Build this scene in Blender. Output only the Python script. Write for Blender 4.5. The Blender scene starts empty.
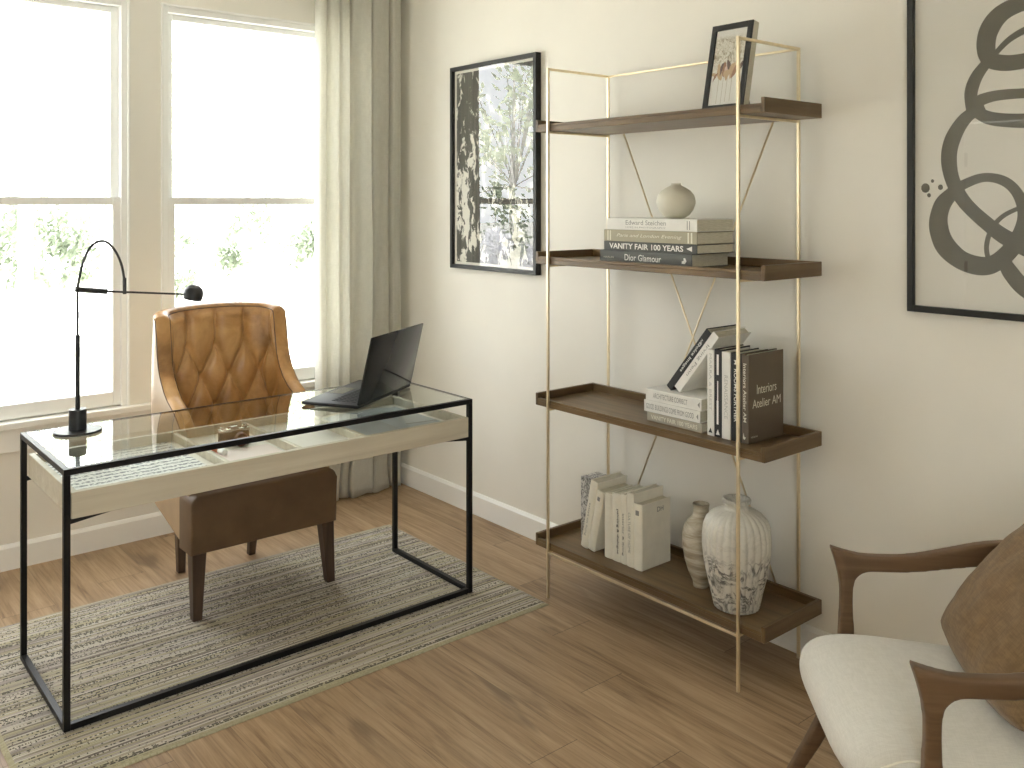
import bpy, bmesh, math, random
from mathutils import Vector, Matrix, noise as mnoise
R = random.Random(7)
scene = bpy.context.scene
COL = scene.collection
PI = math.pi

# ------------------------------------------------------------------ camera model (used to place things on real planes)
F_PX, HORIZON, YAW, HC = 911.608, 202.13, math.radians(50.0945), 1.52
SA, CA = math.sin(YAW), math.cos(YAW)
def ray(u, v):
    r = (u - 512) / F_PX
    return (r * SA + CA, -r * CA + SA, (HORIZON - v) / F_PX)
def on_y(u, v, y):
    d = ray(u, v); t = y / d[1]; return Vector((d[0] * t, y, HC + d[2] * t))
def on_x(u, v, x):
    d = ray(u, v); t = x / d[0]; return Vector((x, d[1] * t, HC + d[2] * t))
def on_z(u, v, z):
    d = ray(u, v); t = (z - HC) / d[2]; return Vector((d[0] * t, d[1] * t, z))

# ------------------------------------------------------------------ materials
class N:
    def __init__(s, name):
        m = bpy.data.materials.new(name); m.use_nodes = True
        s.m = m; s.t = m.node_tree; s.n = s.t.nodes; s.l = s.t.links
        s.b = s.n['Principled BSDF']; s.out = s.n['Material Output']
        s._c = None
    def node(s, typ, **kw):
        n = s.n.new(typ)
        for k, v in kw.items():
            if k.startswith('i_'):
                n.inputs[k[2:].replace('_', ' ')].default_value = v
            else: setattr(n, k, v)
        return n
    def link(s, a, b): s.l.new(a, b)
    def coord(s, scale=(1, 1, 1), rot=(0, 0, 0), loc=(0, 0, 0)):
        if s._c is None: s._c = s.node('ShaderNodeTexCoord')
        mp = s.node('ShaderNodeMapping')
        mp.inputs['Scale'].default_value = scale; mp.inputs['Rotation'].default_value = rot
        mp.inputs['Location'].default_value = loc
        s.link(s._c.outputs['Object'], mp.inputs['Vector']); return mp.outputs['Vector']
    def noise(s, vec, scale=5, detail=4, rough=.55, dist=0):
        n = s.node('ShaderNodeTexNoise'); n.inputs['Scale'].default_value = scale
        n.inputs['Detail'].default_value = detail; n.inputs['Roughness'].default_value = rough
        n.inputs['Distortion'].default_value = dist
        s.link(vec, n.inputs['Vector']); return n.outputs['Fac']
    def ramp(s, fac, stops, interp='LINEAR'):
        r = s.node('ShaderNodeValToRGB'); r.color_ramp.interpolation = interp
        e = r.color_ramp.elements
        while len(e) < len(stops): e.new(.5)
        for k, (p, c) in enumerate(stops):
            e[k].position = p; e[k].color = (*c, 1) if len(c) == 3 else c
        s.link(fac, r.inputs['Fac']); return r.outputs['Color']
    def mix(s, fac, a, b, mode='MIX'):
        m = s.node('ShaderNodeMix', data_type='RGBA', blend_type=mode)
        for val, i in ((fac, 0), (a, 6), (b, 7)):
            if hasattr(val, 'is_linked'): s.link(val, m.inputs[i])
            elif i == 0: m.inputs[0].default_value = val
            else: m.inputs[i].default_value = (*val, 1)
        return m.outputs[2]
    def math(s, op, a, b=None, c=None):
        m = s.node('ShaderNodeMath', operation=op)
        for i, val in enumerate((a, b, c)):
            if val is None: continue
            if hasattr(val, 'is_linked'): s.link(val, m.inputs[i])
            else: m.inputs[i].default_value = val
        return m.outputs[0]
    def color(s, c): s.link(c, s.b.inputs['Base Color'])
    def bump(s, h, strength=.2, dist=.002):
        b = s.node('ShaderNodeBump'); b.inputs['Strength'].default_value = strength
        b.inputs['Distance'].default_value = dist
        s.link(h, b.inputs['Height']); s.link(b.outputs['Normal'], s.b.inputs['Normal'])
    def pr(s, rough=.5, metal=0, spec=.5, **kw):
        s.b.inputs['Roughness'].default_value = rough; s.b.inputs['Metallic'].default_value = metal
        s.b.inputs['Specular IOR Level'].default_value = spec
        for k, v in kw.items(): s.b.inputs[k.replace('_', ' ')].default_value = v

def plain(name, c, rough=.5, metal=0, var=.08, scale=12, bump=0, bscale=None, spec=.5, **kw):
    n = N(name); v = n.coord()
    f = n.noise(v, scale)
    lo = tuple(x * (1 - var) for x in c); hi = tuple(min(1, x * (1 + var)) for x in c)
    n.color(n.ramp(f, [(.3, lo), (.7, hi)])); n.pr(rough, metal, spec, **kw)
    if bump: n.bump(n.noise(v, bscale or scale * 10, 3), bump)
    return n.m

def wood(name, dark, mid, light, axis='y', grain=30, rough=.45, bump=.12, spec=.4):
    n = N(name); sc = [grain] * 3; sc['xyz'.index(axis)] = grain * .06
    v = n.coord(tuple(sc)); f = n.noise(v, 1.0, 6, .62, .6)
    sc2 = [4] * 3; sc2['xyz'.index(axis)] = .6
    f2 = n.noise(n.coord(tuple(sc2)), 1.0, 3, .5, .4)
    c = n.ramp(f, [(.28, dark), (.5, mid), (.74, light)])
    c = n.mix(n.math('MULTIPLY', f2, .55), c, mid)
    n.color(c); n.pr(rough, 0, spec); n.bump(f, bump, .001); return n.m

def weave(name, c, c2, scale=700, rough=.9, bump=.5, trans=0, sheen=.2):
    n = N(name); v = n.coord()
    a = n.noise(n.coord((scale, scale * .07, scale * .07)), 1, 2)
    b = n.noise(n.coord((scale * .07, scale, scale * .07)), 1, 2)
    d = n.noise(n.coord((scale * .07, scale * .07, scale)), 1, 2)
    f = n.math('MULTIPLY', n.math('ADD', n.math('ADD', a, b), d), 1 / 3)
    big = n.noise(v, 6, 3)
    cc = n.ramp(f, [(.42, c2), (.58, c)])
    n.color(n.mix(n.math('MULTIPLY', big, .15), cc, tuple(x * .86 for x in c)))
    n.pr(rough, 0, .2, Sheen_Weight=sheen); n.bump(f, bump, .0015)
    if trans:
        tr = n.node('ShaderNodeBsdfTranslucent'); tr.inputs['Color'].default_value = (*c, 1)
        mx = n.node('ShaderNodeMixShader'); mx.inputs[0].default_value = trans
        n.link(n.b.outputs[0], mx.inputs[1]); n.link(tr.outputs[0], mx.inputs[2])
        n.link(mx.outputs[0], n.out.inputs['Surface'])
    return n.m

def glass(name, ior=1.5, tint=(1, 1, 1), boost=0.0):
    """clear sheet glass: straight transmission plus a Fresnel mirror on the face that meets the ray"""
    n = N(name); n.n.remove(n.b)
    tr = n.node('ShaderNodeBsdfTransparent'); tr.inputs['Color'].default_value = (*tint, 1)
    gl = n.node('ShaderNodeBsdfGlossy'); gl.inputs['Roughness'].default_value = 0.0
    fr = n.node('ShaderNodeFresnel'); fr.inputs['IOR'].default_value = ior
    ge = n.node('ShaderNodeNewGeometry')
    k = n.math('MULTIPLY', fr.outputs[0], n.math('SUBTRACT', 1.0, ge.outputs['Backfacing']))
    k = n.math('DIVIDE', n.math('MULTIPLY', k, 1 + boost), n.math('ADD', 1.0, n.math('MULTIPLY', k, boost)))   # both faces of the sheet mirror
    # faint smudges keep the sheet from being perfectly uniform
    mx = n.node('ShaderNodeMixShader'); n.link(k, mx.inputs[0])
    n.link(tr.outputs[0], mx.inputs[1]); n.link(gl.outputs[0], mx.inputs[2])
    n.link(mx.outputs[0], n.out.inputs['Surface']); return n.m

M = {}
M['wall'] = plain('wall_paint', (.80, .777, .708), .85, var=.02, scale=3, bump=.05, bscale=180, spec=.2)
M['ceiling'] = plain('ceiling_paint', (.90, .89, .86), .9, var=.02, scale=3, bump=.05, bscale=150, spec=.1)
M['trim'] = plain('trim_paint', (.88, .88, .85), .38, var=.02, scale=4)
M['sash'] = plain('sash_paint', (.88, .89, .87), .35, var=.02, scale=5)
M['black'] = plain('black_steel', (.006, .006, .0065), .42, var=.25, scale=40, bump=.03, bscale=300, spec=.35)
M['lampblack'] = plain('lamp_black', (.018, .019, .021), .38, var=.2, scale=40)
M['brass'] = plain('satin_brass', (.82, .71, .50), .42, 1.0, var=.05, scale=50)
M['walnut'] = wood('dark_walnut', (.055, .032, .013), (.130, .082, .036), (.215, .142, .068), 'y', 30, .36)
M['walnut_end'] = wood('dark_walnut_cross', (.055, .032, .013), (.110, .068, .030), (.17, .112, .054), 'x', 30, .38)
M['chairwood'] = wood('stained_beech', (.035, .02, .013), (.065, .04, .026), (.10, .064, .042), 'z', 40, .4)
M['armwood'] = wood('oiled_walnut', (.062, .034, .017), (.125, .073, .038), (.195, .122, .067), 'y', 36, .38)
M['whitewash'] = wood('whitewashed_oak', (.48, .43, .33), (.60, .55, .44), (.69, .65, .54), 'x', 26, .55, .1)
M['drawerfloor'] = plain('pale_drawer_lining', (.80, .77, .70), .7, var=.03)
M['glass_desk'] = glass('desk_glass', 1.52, (.95, .98, .965), 1.0)
M['glass_window'] = glass('window_glass', 1.45)
M['glass_art'] = glass('picture_glass', 1.7, boost=.7)
M['frameblack'] = plain('frame_black', (.010, .0105, .009), .45, var=.2, scale=30, spec=.4)
M['linen'] = weave('linen_curtain', (.80, .79, .73), (.68, .67, .61), 520, .9, .4, .5)
M['seatlinen'] = weave('off_white_linen', (.71, .695, .64), (.64, .625, .57), 600, .92, .4)
M['piping'] = plain('cream_cord', (.80, .78, .68), .8, var=.05, scale=60)
M['pillow'] = weave('brown_linen', (.20, .125, .056), (.125, .075, .031), 420, .92, .6)
M['paper'] = plain('white_paper', (.84, .83, .79), .7, var=.02)
M['pages'] = None
M['ink'] = plain('dark_ink', (.03, .03, .028), .6)
M['greyink'] = plain('grey_ink', (.26, .26, .24), .6)
M['paleink'] = plain('pale_grey_ink', (.47, .47, .44), .6)
M['whiteink'] = plain('white_ink', (.82, .81, .76), .6)
M['cream_ink'] = plain('cream_ink', (.72, .70, .58), .6)
M['porcelain'] = plain('matte_stoneware', (.66, .635, .53), .62, var=.04, scale=14, bump=.05, bscale=120)
M['laptop'] = plain('laptop_graphite', (.022, .022, .022), .09, 0, spec=.16, var=.05, scale=20)
M['keycap'] = plain('keycap_black', (.008, .008, .009), .6, spec=.15)
M['deck'] = plain('laptop_deck', (.026, .026, .027), .45, 0, spec=.12, var=.05)
M['mat_board'] = plain('mat_board', (.80, .78, .70), .8, var=.02)
M['brush'] = plain('olive_grey_ink', (.098, .092, .066), .75, var=.12, scale=9)
M['hinge'] = plain('hinge_black', (.02, .02, .02), .4)
M['lawn'] = plain('pale_lawn', (.74, .73, .66), .95, var=.15, scale=1.5)
M['blossom'] = plain('white_blossom', (.85, .85, .88), .8, var=.04)
M['bark'] = plain('pale_bark', (.62, .60, .57), .9, var=.2)
M['postwhite'] = plain('white_post_paint', (.85, .85, .83), .5, var=.02)
M['palewood'] = plain('pale_frame_wood', (.50, .475, .38), .6, var=.08, scale=25)

def mk_pages():
    n = N('page_edges'); f = n.noise(n.coord((40, 1400, 40)), 1, 2)
    n.color(n.ramp(f, [(.35, (.50, .475, .37)), (.65, (.68, .65, .54))])); n.pr(.85); n.bump(f, .25, .0006); M['pages'] = n.m
mk_pages()

def mk_floor():
    n = N('oak_planks'); W, L = .182, 1.25
    c = n.node('ShaderNodeTexCoord'); sp = n.node('ShaderNodeSeparateXYZ'); n.link(c.outputs['Object'], sp.inputs[0])
    X = n.math('ADD', sp.outputs[0], .024); Y = sp.outputs[1]
    col = n.math('FLOOR', n.math('DIVIDE', X, W))
    wn = n.node('ShaderNodeTexWhiteNoise', noise_dimensions='1D'); n.link(col, wn.inputs['W'])
    Yo = n.math('ADD', Y, n.math('MULTIPLY', wn.outputs['Value'], L))
    row = n.math('FLOOR', n.math('DIVIDE', Yo, L))
    fx = n.math('SUBTRACT', n.math('DIVIDE', X, W), col); fy = n.math('SUBTRACT', n.math('DIVIDE', Yo, L), row)
    ex = n.math('MULTIPLY', n.math('MINIMUM', fx, n.math('SUBTRACT', 1.0, fx)), W)
    ey = n.math('MULTIPLY', n.math('MINIMUM', fy, n.math('SUBTRACT', 1.0, fy)), L)
    e = n.math('MINIMUM', ex, ey); seam = n.math('LESS_THAN', e, .0011)
    cb = n.node('ShaderNodeCombineXYZ'); n.link(col, cb.inputs[0]); n.link(row, cb.inputs[1])
    wn2 = n.node('ShaderNodeTexWhiteNoise', noise_dimensions='3D'); n.link(cb.outputs[0], wn2.inputs['Vector'])
    rnd = wn2.outputs['Value']
    off = n.node('ShaderNodeVectorMath', operation='SCALE'); n.link(wn2.outputs['Color'], off.inputs[0]); off.inputs['Scale'].default_value = 17
    add = n.node('ShaderNodeVectorMath', operation='ADD'); n.link(c.outputs['Object'], add.inputs[0]); n.link(off.outputs[0], add.inputs[1])
    def mp(s):
        m = n.node('ShaderNodeMapping'); m.inputs['Scale'].default_value = s; n.link(add.outputs[0], m.inputs['Vector']); return m.outputs[0]
    g1 = n.noise(mp((55, 2.4, 1)), 1, 6, .65, 1.2)
    g2 = n.noise(mp((9, .9, 1)), 1, 4, .6, 1.8)
    g3 = n.noise(mp((190, 6, 1)), 1, 3, .6)
    knot = n.noise(mp((6.5, 1.6, 1)), 1, 2, .5, 1.0)
    a = n.ramp(g2, [(.33, (.165, .098, .048)), (.45, (.335, .225, .127)), (.57, (.435, .305, .182)), (.68, (.52, .38, .24))])
    b = n.ramp(g1, [(.34, (.155, .093, .046)), (.48, (.375, .255, .148)), (.64, (.54, .395, .25))])
    cc = n.mix(.5, a, b)
    st = n.noise(mp((24, .55, 1)), 1, 4, .6, 2.2)
    sr = n.ramp(st, [(.30, (1, 1, 1)), (.42, (0, 0, 0))]); ss = n.node('ShaderNodeSeparateColor'); n.link(sr, ss.inputs[0])
    cc = n.mix(n.math('MULTIPLY', ss.outputs[0], .55), cc, (.15, .088, .043))
    cc = n.mix(n.math('MULTIPLY', g3, .28), cc, (.18, .112, .058))
    cc = n.mix(n.math('MULTIPLY', rnd, .16), cc, (.235, .165, .10))
    km = n.ramp(knot, [(.62, (0, 0, 0)), (.74, (1, 1, 1))])
    kf = n.node('ShaderNodeSeparateColor'); n.link(km, kf.inputs[0])
    cc = n.mix(n.math('MULTIPLY', kf.outputs[0], .62), cc, (.10, .064, .036))
    seamx = n.math('MULTIPLY', n.math('LESS_THAN', ex, .0008), .42); seamy = n.math('MULTIPLY', n.math('LESS_THAN', ey, .0011), .8)
    cc = n.mix(n.math('MAXIMUM', seamx, seamy), cc, (.06, .04, .024))
    n.color(cc); n.pr(.44, 0, .45)
    h = n.math('SUBTRACT', n.math('MULTIPLY', g1, .4), seam); n.bump(h, .16, .0015); M['floor'] = n.m
mk_floor()

def mk_rug():
    n = N('woven_stripe_rug')
    c = n.node('ShaderNodeTexCoord'); sp = n.node('ShaderNodeSeparateXYZ'); n.link(c.outputs['Object'], sp.inputs[0])
    wob = n.noise(n.coord((1.1, 1.1, 1)), 1, 2)
    y = n.math('ADD', sp.outputs[1], n.math('MULTIPLY', wob, .02))
    P = .0075
    row = n.math('FLOOR', n.math('DIVIDE', y, P)); fy = n.math('SUBTRACT', n.math('DIVIDE', y, P), row)
    cb = n.node('ShaderNodeCombineXYZ'); n.link(n.math('MULTIPLY', sp.outputs[0], 1.3), cb.inputs[0]); n.link(n.math('MULTIPLY', row, 7.31), cb.inputs[1])
    band = n.noise(cb.outputs[0], 1, 1)
    wn = n.node('ShaderNodeTexWhiteNoise', noise_dimensions='1D'); n.link(row, wn.inputs['W'])
    f = n.math('ADD', n.math('MULTIPLY', band, .62), n.math('MULTIPLY', wn.outputs['Value'], .56))
    cc = n.ramp(f, [(.26, (.15, .125, .115)), (.36, (.40, .355, .33)), (.45, (.60, .565, .49)), (.53, (.43, .395, .25)), (.60, (.63, .585, .51)), (.67, (.30, .265, .25)), (.74, (.52, .475, .33)), (.82, (.22, .19, .145)), (.90, (.58, .54, .46))])
    dashv = n.node('ShaderNodeCombineXYZ'); n.link(n.math('MULTIPLY', sp.outputs[0], 140.0), dashv.inputs[0]); n.link(n.math('MULTIPLY', row, 3.7), dashv.inputs[1])
    d1 = n.noise(dashv.outputs[0], 1, 1)
    rowsel = n.node('ShaderNodeTexWhiteNoise', noise_dimensions='1D'); n.link(n.math('ADD', row, .37), rowsel.inputs['W'])
    thr = n.math('ADD', .46, n.math('MULTIPLY', rowsel.outputs['Value'], .36))
    dash = n.math('MULTIPLY', n.math('GREATER_THAN', d1, thr), n.math('GREATER_THAN', rowsel.outputs['Value'], .0))
    fine = n.noise(n.coord((260, 60, 1)), 1, 2)
    cc = n.mix(n.math('MULTIPLY', n.math('MULTIPLY', dash, .93), n.math('LESS_THAN', n.math('ABSOLUTE', n.math('SUBTRACT', fy, .5)), .36)), cc, (.03, .027, .024))
    edge = n.math('ABSOLUTE', n.math('SUBTRACT', fy, .5))
    cc = n.mix(n.math('MULTIPLY', n.math('GREATER_THAN', edge, .40), .55), cc, (.09, .08, .065))
    cc = n.mix(n.math('MULTIPLY', fine, .14), cc, (.60, .58, .50))
    bd = n.math('MAXIMUM', n.math('LESS_THAN', sp.outputs[1], 2.562), n.math('MAXIMUM', n.math('GREATER_THAN', sp.outputs[1], 3.652), n.math('LESS_THAN', sp.outputs[0], .549)))
    cc = n.mix(n.math('MULTIPLY', bd, .8), cc, (.46, .425, .28))
    n.color(cc); n.pr(.95, 0, .1)
    h = n.math('ADD', n.math('MULTIPLY', n.math('SUBTRACT', .5, edge), 1.0), n.math('MULTIPLY', n.noise(n.coord((300, 90, 1)), 1, 2), .6))
    n.bump(h, .7, .004); M['rug'] = n.m
mk_rug()

def mk_leather():
    n = N('cognac_leather'); v = n.coord()
    f = n.noise(v, 5.5, 5, .6, .4); g = n.noise(v, 42, 4, .6)
    c = n.ramp(f, [(.34, (.25, .125, .042)), (.5, (.46, .245, .084)), (.64, (.62, .365, .145))])
    c = n.mix(n.math('MULTIPLY', g, .30), c, (.27, .148, .064))
    n.color(c); n.pr(.31, 0, .5); n.bump(n.noise(v, 260, 3), .10, .0008); M['leather'] = n.m
mk_leather()
M['leather_pale'] = plain('taupe_tan_leather', (.39, .275, .165), .42, var=.08, scale=9, bump=.06, bscale=240)
M['leather_shaded'] = plain('shaded_brown_leather', (.125, .074, .035), .6, var=.2, scale=9, bump=.08, bscale=240)  # chair leather darkened in colour for the shade under the desk

def mk_marble(name, base, vein, scale, lo, hi, bands=None):
    n = N(name); v = n.coord()
    w = n.noise(v, scale * .6, 5, .62, 1.2)
    d = n.math('ABSOLUTE', n.math('SUBTRACT', n.noise(v, scale, 6, .6, 1.8), .5))
    vv = n.math('SUBTRACT', 1.0, n.math('MINIMUM', n.math('MULTIPLY', d, 14.0), 1.0))
    k = n.math('MULTIPLY', vv, n.ramp_f(w, lo, hi)) if hasattr(n, 'ramp_f') else None
    sepz = n.node('ShaderNodeSeparateXYZ'); n.link(v, sepz.inputs[0])
    m = n.ramp(w, [(lo, (0, 0, 0)), (hi, (1, 1, 1))])
    s = n.node('ShaderNodeSeparateColor'); n.link(m, s.inputs[0])
    k = n.math('MULTIPLY', vv, s.outputs[0])
    if bands:
        zf = n.ramp(n.math('DIVIDE', sepz.outputs[2], bands[0]), bands[1])
        sz = n.node('ShaderNodeSeparateColor'); n.link(zf, sz.inputs[0]); k = n.math('MULTIPLY', k, sz.outputs[0])
    c = n.mix(n.math('MULTIPLY', w, .35), base, tuple(x * .72 for x in base))
    n.color(n.mix(k, c, vein)); n.pr(.4, 0, .4); n.bump(n.noise(v, 60, 3), .06); return n.m
M['marble_vase'] = mk_marble('veined_ceramic', (.66, .64, .57), (.045, .04, .035), 14, .38, .50,
    (.353, [(0, (.8, .8, .8)), (.25, (1, 1, 1)), (.45, (.9, .9, .9)), (.55, (.15, .15, .15)), (.88, (.1, .1, .1)), (.93, (.3, .3, .3))]))
M['marble_block'] = mk_marble('grey_marble', (.66, .65, .62), (.07, .07, .07), 34, .30, .45)
def mk_stone():
    n = N('brushed_clay'); v = n.coord((5, 5, 34)); f = n.noise(v, 1, 5, .65, .6); g = n.noise(n.coord(), 22, 4)
    c = n.ramp(f, [(.32, (.15, .115, .072)), (.47, (.33, .28, .20)), (.64, (.56, .52, .43))])
    n.color(n.mix(n.math('MULTIPLY', g, .3), c, (.62, .585, .5))); n.pr(.8, 0, .2); n.bump(f, .2, .002); M['clay'] = n.m
mk_stone()

def mk_splatter():
    n = N('black_white_painting')
    v = n.coord(); a = n.noise(n.coord((1, 21, 11)), 1, 9, .70, .5)
    b = n.noise(n.coord((1, 3.2, 1.5)), 1, 2); f = n.math('ADD', n.math('MULTIPLY', a, .8), n.math('MULTIPLY', b, .35))
    k = n.ramp(f, [(.606, (0, 0, 0)), (.616, (1, 1, 1))])
    s = n.node('ShaderNodeSeparateColor'); n.link(k, s.inputs[0])
    st = n.noise(n.coord((1, 55, .35)), 1, 3)
    base = n.ramp(st, [(.35, (.012, .012, .010)), (.65, (.060, .058, .046))])
    n.color(n.mix(s.outputs[0], base, (.78, .76, .68))); n.pr(.7, 0, .2); M['splatter'] = n.m
mk_splatter()

def mk_print():
    n = N('printed_sheet')
    c = n.node('ShaderNodeTexCoord'); sp = n.node('ShaderNodeSeparateXYZ'); n.link(c.outputs['Object'], sp.inputs[0])
    P = .034
    y = sp.outputs[1]; row = n.math('FLOOR', n.math('DIVIDE', y, P)); fy = n.math('SUBTRACT', n.math('DIVIDE', y, P), row)
    cb = n.node('ShaderNodeCombineXYZ'); n.link(n.math('MULTIPLY', sp.outputs[0], 95.0), cb.inputs[0]); n.link(n.math('MULTIPLY', row, 5.3), cb.inputs[1]); n.link(n.math('MULTIPLY', fy, 3.4), cb.inputs[2])
    g = n.noise(cb.outputs[0], 1, 3, .6)
    ink = n.math('MULTIPLY', n.math('GREATER_THAN', g, .47), n.math('LESS_THAN', n.math('ABSOLUTE', n.math('SUBTRACT', fy, .5)), .27))
    n.color(n.mix(n.math('MULTIPLY', ink, .85), (.82, .82, .79), (.16, .17, .19))); n.pr(.7); M['print'] = n.m
mk_print()

def mk_photo():
    n = N('faded_flower_picture'); f = n.noise(n.coord((1, 55, 42)), 1, 6, .7, 1)
    sp = n.node('ShaderNodeSeparateXYZ'); c = n.node('ShaderNodeTexCoord'); n.link(c.outputs['Object'], sp.inputs[0])
    z = n.math('DIVIDE', sp.outputs[2], .29)
    fl = n.ramp(f, [(.38, (.26, .22, .13)), (.46, (.52, .47, .34)), (.53, (.80, .78, .70)), (.62, (.52, .47, .34))])
    up = n.ramp(z, [(.42, (0, 0, 0)), (.56, (1, 1, 1)), (.84, (1, 1, 1)), (.90, (0, 0, 0))])
    s2 = n.node('ShaderNodeSeparateColor'); n.link(up, s2.inputs[0])
    n.color(n.mix(s2.outputs[0], (.78, .77, .71), fl)); n.pr(.5); M['photo'] = n.m
mk_photo()
for nm, c in (('petal_dark', (.09, .03, .016)), ('petal_rust', (.30, .13, .05)), ('petal_tan', (.55, .38, .20)), ('petal_pink', (.66, .48, .40)), ('stem_ink', (.40, .33, .22))): M[nm] = plain(nm, c, .6)

def leafmat(name, c, trans=.4):
    n = N(name); f = n.noise(n.coord(), 3, 3)
    col = n.ramp(f, [(.3, tuple(x * .7 for x in c)), (.7, tuple(min(1, x * 1.25) for x in c))])
    n.color(col); n.pr(.6, 0, .2)
    tr = n.node('ShaderNodeBsdfTranslucent'); n.link(col, tr.inputs['Color'])
    mx = n.node('ShaderNodeMixShader'); mx.inputs[0].default_value = trans
    n.link(n.b.outputs[0], mx.inputs[1]); n.link(tr.outputs[0], mx.inputs[2]); n.link(mx.outputs[0], n.out.inputs['Surface']); return n.m
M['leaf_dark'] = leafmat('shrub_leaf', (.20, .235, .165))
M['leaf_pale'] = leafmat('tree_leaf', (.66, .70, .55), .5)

# ------------------------------------------------------------------ object helpers
WM = {}
def tag(o, label=None, cat=None, group=None, kind=None):
    if label: o['label'] = label
    if cat: o['category'] = cat
    if group: o['group'] = group
    if kind: o['kind'] = kind
    return o
def thing(name, loc, label, cat, group=None, rot=(0, 0, 0)):
    o = bpy.data.objects.new(name, None); COL.objects.link(o)
    o.location = loc; o.rotation_euler = rot; o.empty_display_size = .1
    WM[o.name] = Matrix.LocRotScale(Vector(loc), __import__('mathutils').Euler(rot), None)
    return tag(o, label, cat, group)

class MB:
    def __init__(s): s.bm = bmesh.new()
    def merge(s, b2):
        me = bpy.data.meshes.new('tmp'); b2.to_mesh(me); b2.free(); s.bm.from_mesh(me); bpy.data.meshes.remove(me); return s
    def box(s, x0, x1, y0, y1, z0, z1, bev=0, seg=2, mat=None):
        b = bmesh.new(); bmesh.ops.create_cube(b, size=1)
        for v in b.verts: v.co = Vector(((x0 + x1) / 2 + v.co.x * (x1 - x0), (y0 + y1) / 2 + v.co.y * (y1 - y0), (z0 + z1) / 2 + v.co.z * (z1 - z0)))
        if bev: bmesh.ops.bevel(b, geom=b.edges[:], offset=bev, segments=seg, affect='EDGES', profile=.5)
        if mat: b.transform(mat)
        return s.merge(b)
    def prism(s, pts, vec, bev=0, seg=2, only_caps=True):
        b = bmesh.new(); vs = [b.verts.new(p) for p in pts]; f = b.faces.new(vs)
        r = bmesh.ops.extrude_face_region(b, geom=[f]); nv = [e for e in r['geom'] if isinstance(e, bmesh.types.BMVert)]
        bmesh.ops.translate(b, verts=nv, vec=vec)
        bmesh.ops.recalc_face_normals(b, faces=b.faces[:])
        if bev:
            ed = [e for e in b.edges if (not only_caps) or any(len(ff.verts) > 4 for ff in e.link_faces)]
            bmesh.ops.bevel(b, geom=ed, offset=bev, segments=seg, affect='EDGES', profile=.5)
        return s.merge(b)
    def tube(s, path, rad, n=12, cap=True, sq=1.0):
        path = [Vector(p) for p in path]
        rr = rad if isinstance(rad, (list, tuple)) else [rad] * len(path)
        b = bmesh.new(); rings = []; up = None
        for i, p in enumerate(path):
            t = (path[min(i + 1, len(path) - 1)] - path[max(i - 1, 0)]).normalized()
            if up is None:
                up = Vector((0, 0, 1)) if abs(t.z) < .9 else Vector((1, 0, 0))
            a = t.cross(up).normalized(); up = a.cross(t).normalized()
            rings.append([b.verts.new(p + (a * math.cos(2 * PI * k / n) + up * math.sin(2 * PI * k / n) * sq) * rr[i]) for k in range(n)])
        for i in range(len(rings) - 1):
            for k in range(n): b.faces.new((rings[i][k], rings[i][(k + 1) % n], rings[i + 1][(k + 1) % n], rings[i + 1][k]))
        if cap: b.faces.new(rings[0][::-1]); b.faces.new(rings[-1])
        bmesh.ops.recalc_face_normals(b, faces=b.faces[:]); return s.merge(b)
    def bar(s, p, q, w, bev=.0008):
        """square bar between two points (axis aligned or diagonal)"""
        p, q = Vector(p), Vector(q); d = q - p; L = d.length
        b = bmesh.new(); bmesh.ops.create_cube(b, size=1)
        for v in b.verts: v.co = Vector((v.co.x * w, v.co.y * w, v.co.z * L))
        if bev: bmesh.ops.bevel(b, geom=b.edges[:], offset=bev, segments=1, affect='EDGES')
        z = d.normalized(); x = Vector((0, 1, 0)) if abs(z.y) < .9 else Vector((1, 0, 0)); yv = z.cross(x).normalized(); x = yv.cross(z)
        b.transform(Matrix.Translation((p + q) / 2) @ Matrix((x, yv, z)).transposed().to_4x4()); return s.merge(b)
    def lathe(s, prof, c=(0, 0, 0), n=48, flute=None, inner=None):
        """prof: (r,z) from bottom to top; inner: continues inside down to a floor"""
        b = bmesh.new(); rings = []
        pr = list(prof) + (inner or [])
        for i, (r, z) in enumerate(pr):
            ring = []
            for k in range(n):
                th = 2 * PI * k / n; rr = r
                if flute and i < len(prof): rr = r * (1 + flute(th, i, len(prof)))
                ring.append(b.verts.new((c[0] + rr * math.cos(th), c[1] + rr * math.sin(th), c[2] + z)))
            rings.append(ring)
        for i in range(len(rings) - 1):
            for k in range(n): b.faces.new((rings[i][k], rings[i][(k + 1) % n], rings[i + 1][(k + 1) % n], rings[i + 1][k]))
        b.faces.new(rings[0][::-1]); b.faces.new(rings[-1])
        bmesh.ops.recalc_face_normals(b, faces=b.faces[:]); return s.merge(b)
    def grid(s, pts, flip=False):
        """pts[i][j] -> quads"""
        b = bmesh.new(); V = [[b.verts.new(p) for p in r] for r in pts]
        for i in range(len(V) - 1):
            for j in range(len(V[0]) - 1):
                q = (V[i][j], V[i][j + 1], V[i + 1][j + 1], V[i + 1][j]); b.faces.new(q[::-1] if flip else q)
        return s.merge(b)
    def transform(s, m): s.bm.transform(m); return s
    def build(s, name, mat, parent=None, label=None, smooth=None, kind=None, world=False):
        me = bpy.data.meshes.new(name)
        if parent is not None and world:
            p = parent
            while p.name not in WM: p = p.parent
            s.bm.transform(WM[p.name].inverted())
        s.bm.to_mesh(me); s.bm.free(); me.materials.append(mat)
        if smooth:
            for p in me.polygons: p.use_smooth = True
            if smooth is not True: me.set_sharp_from_angle(angle=math.radians(smooth))
        o = bpy.data.objects.new(name, me); COL.objects.link(o)
        if parent is not None: o.parent = parent
        if label: o['label'] = label
        if kind: o['kind'] = kind
        return o

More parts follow.
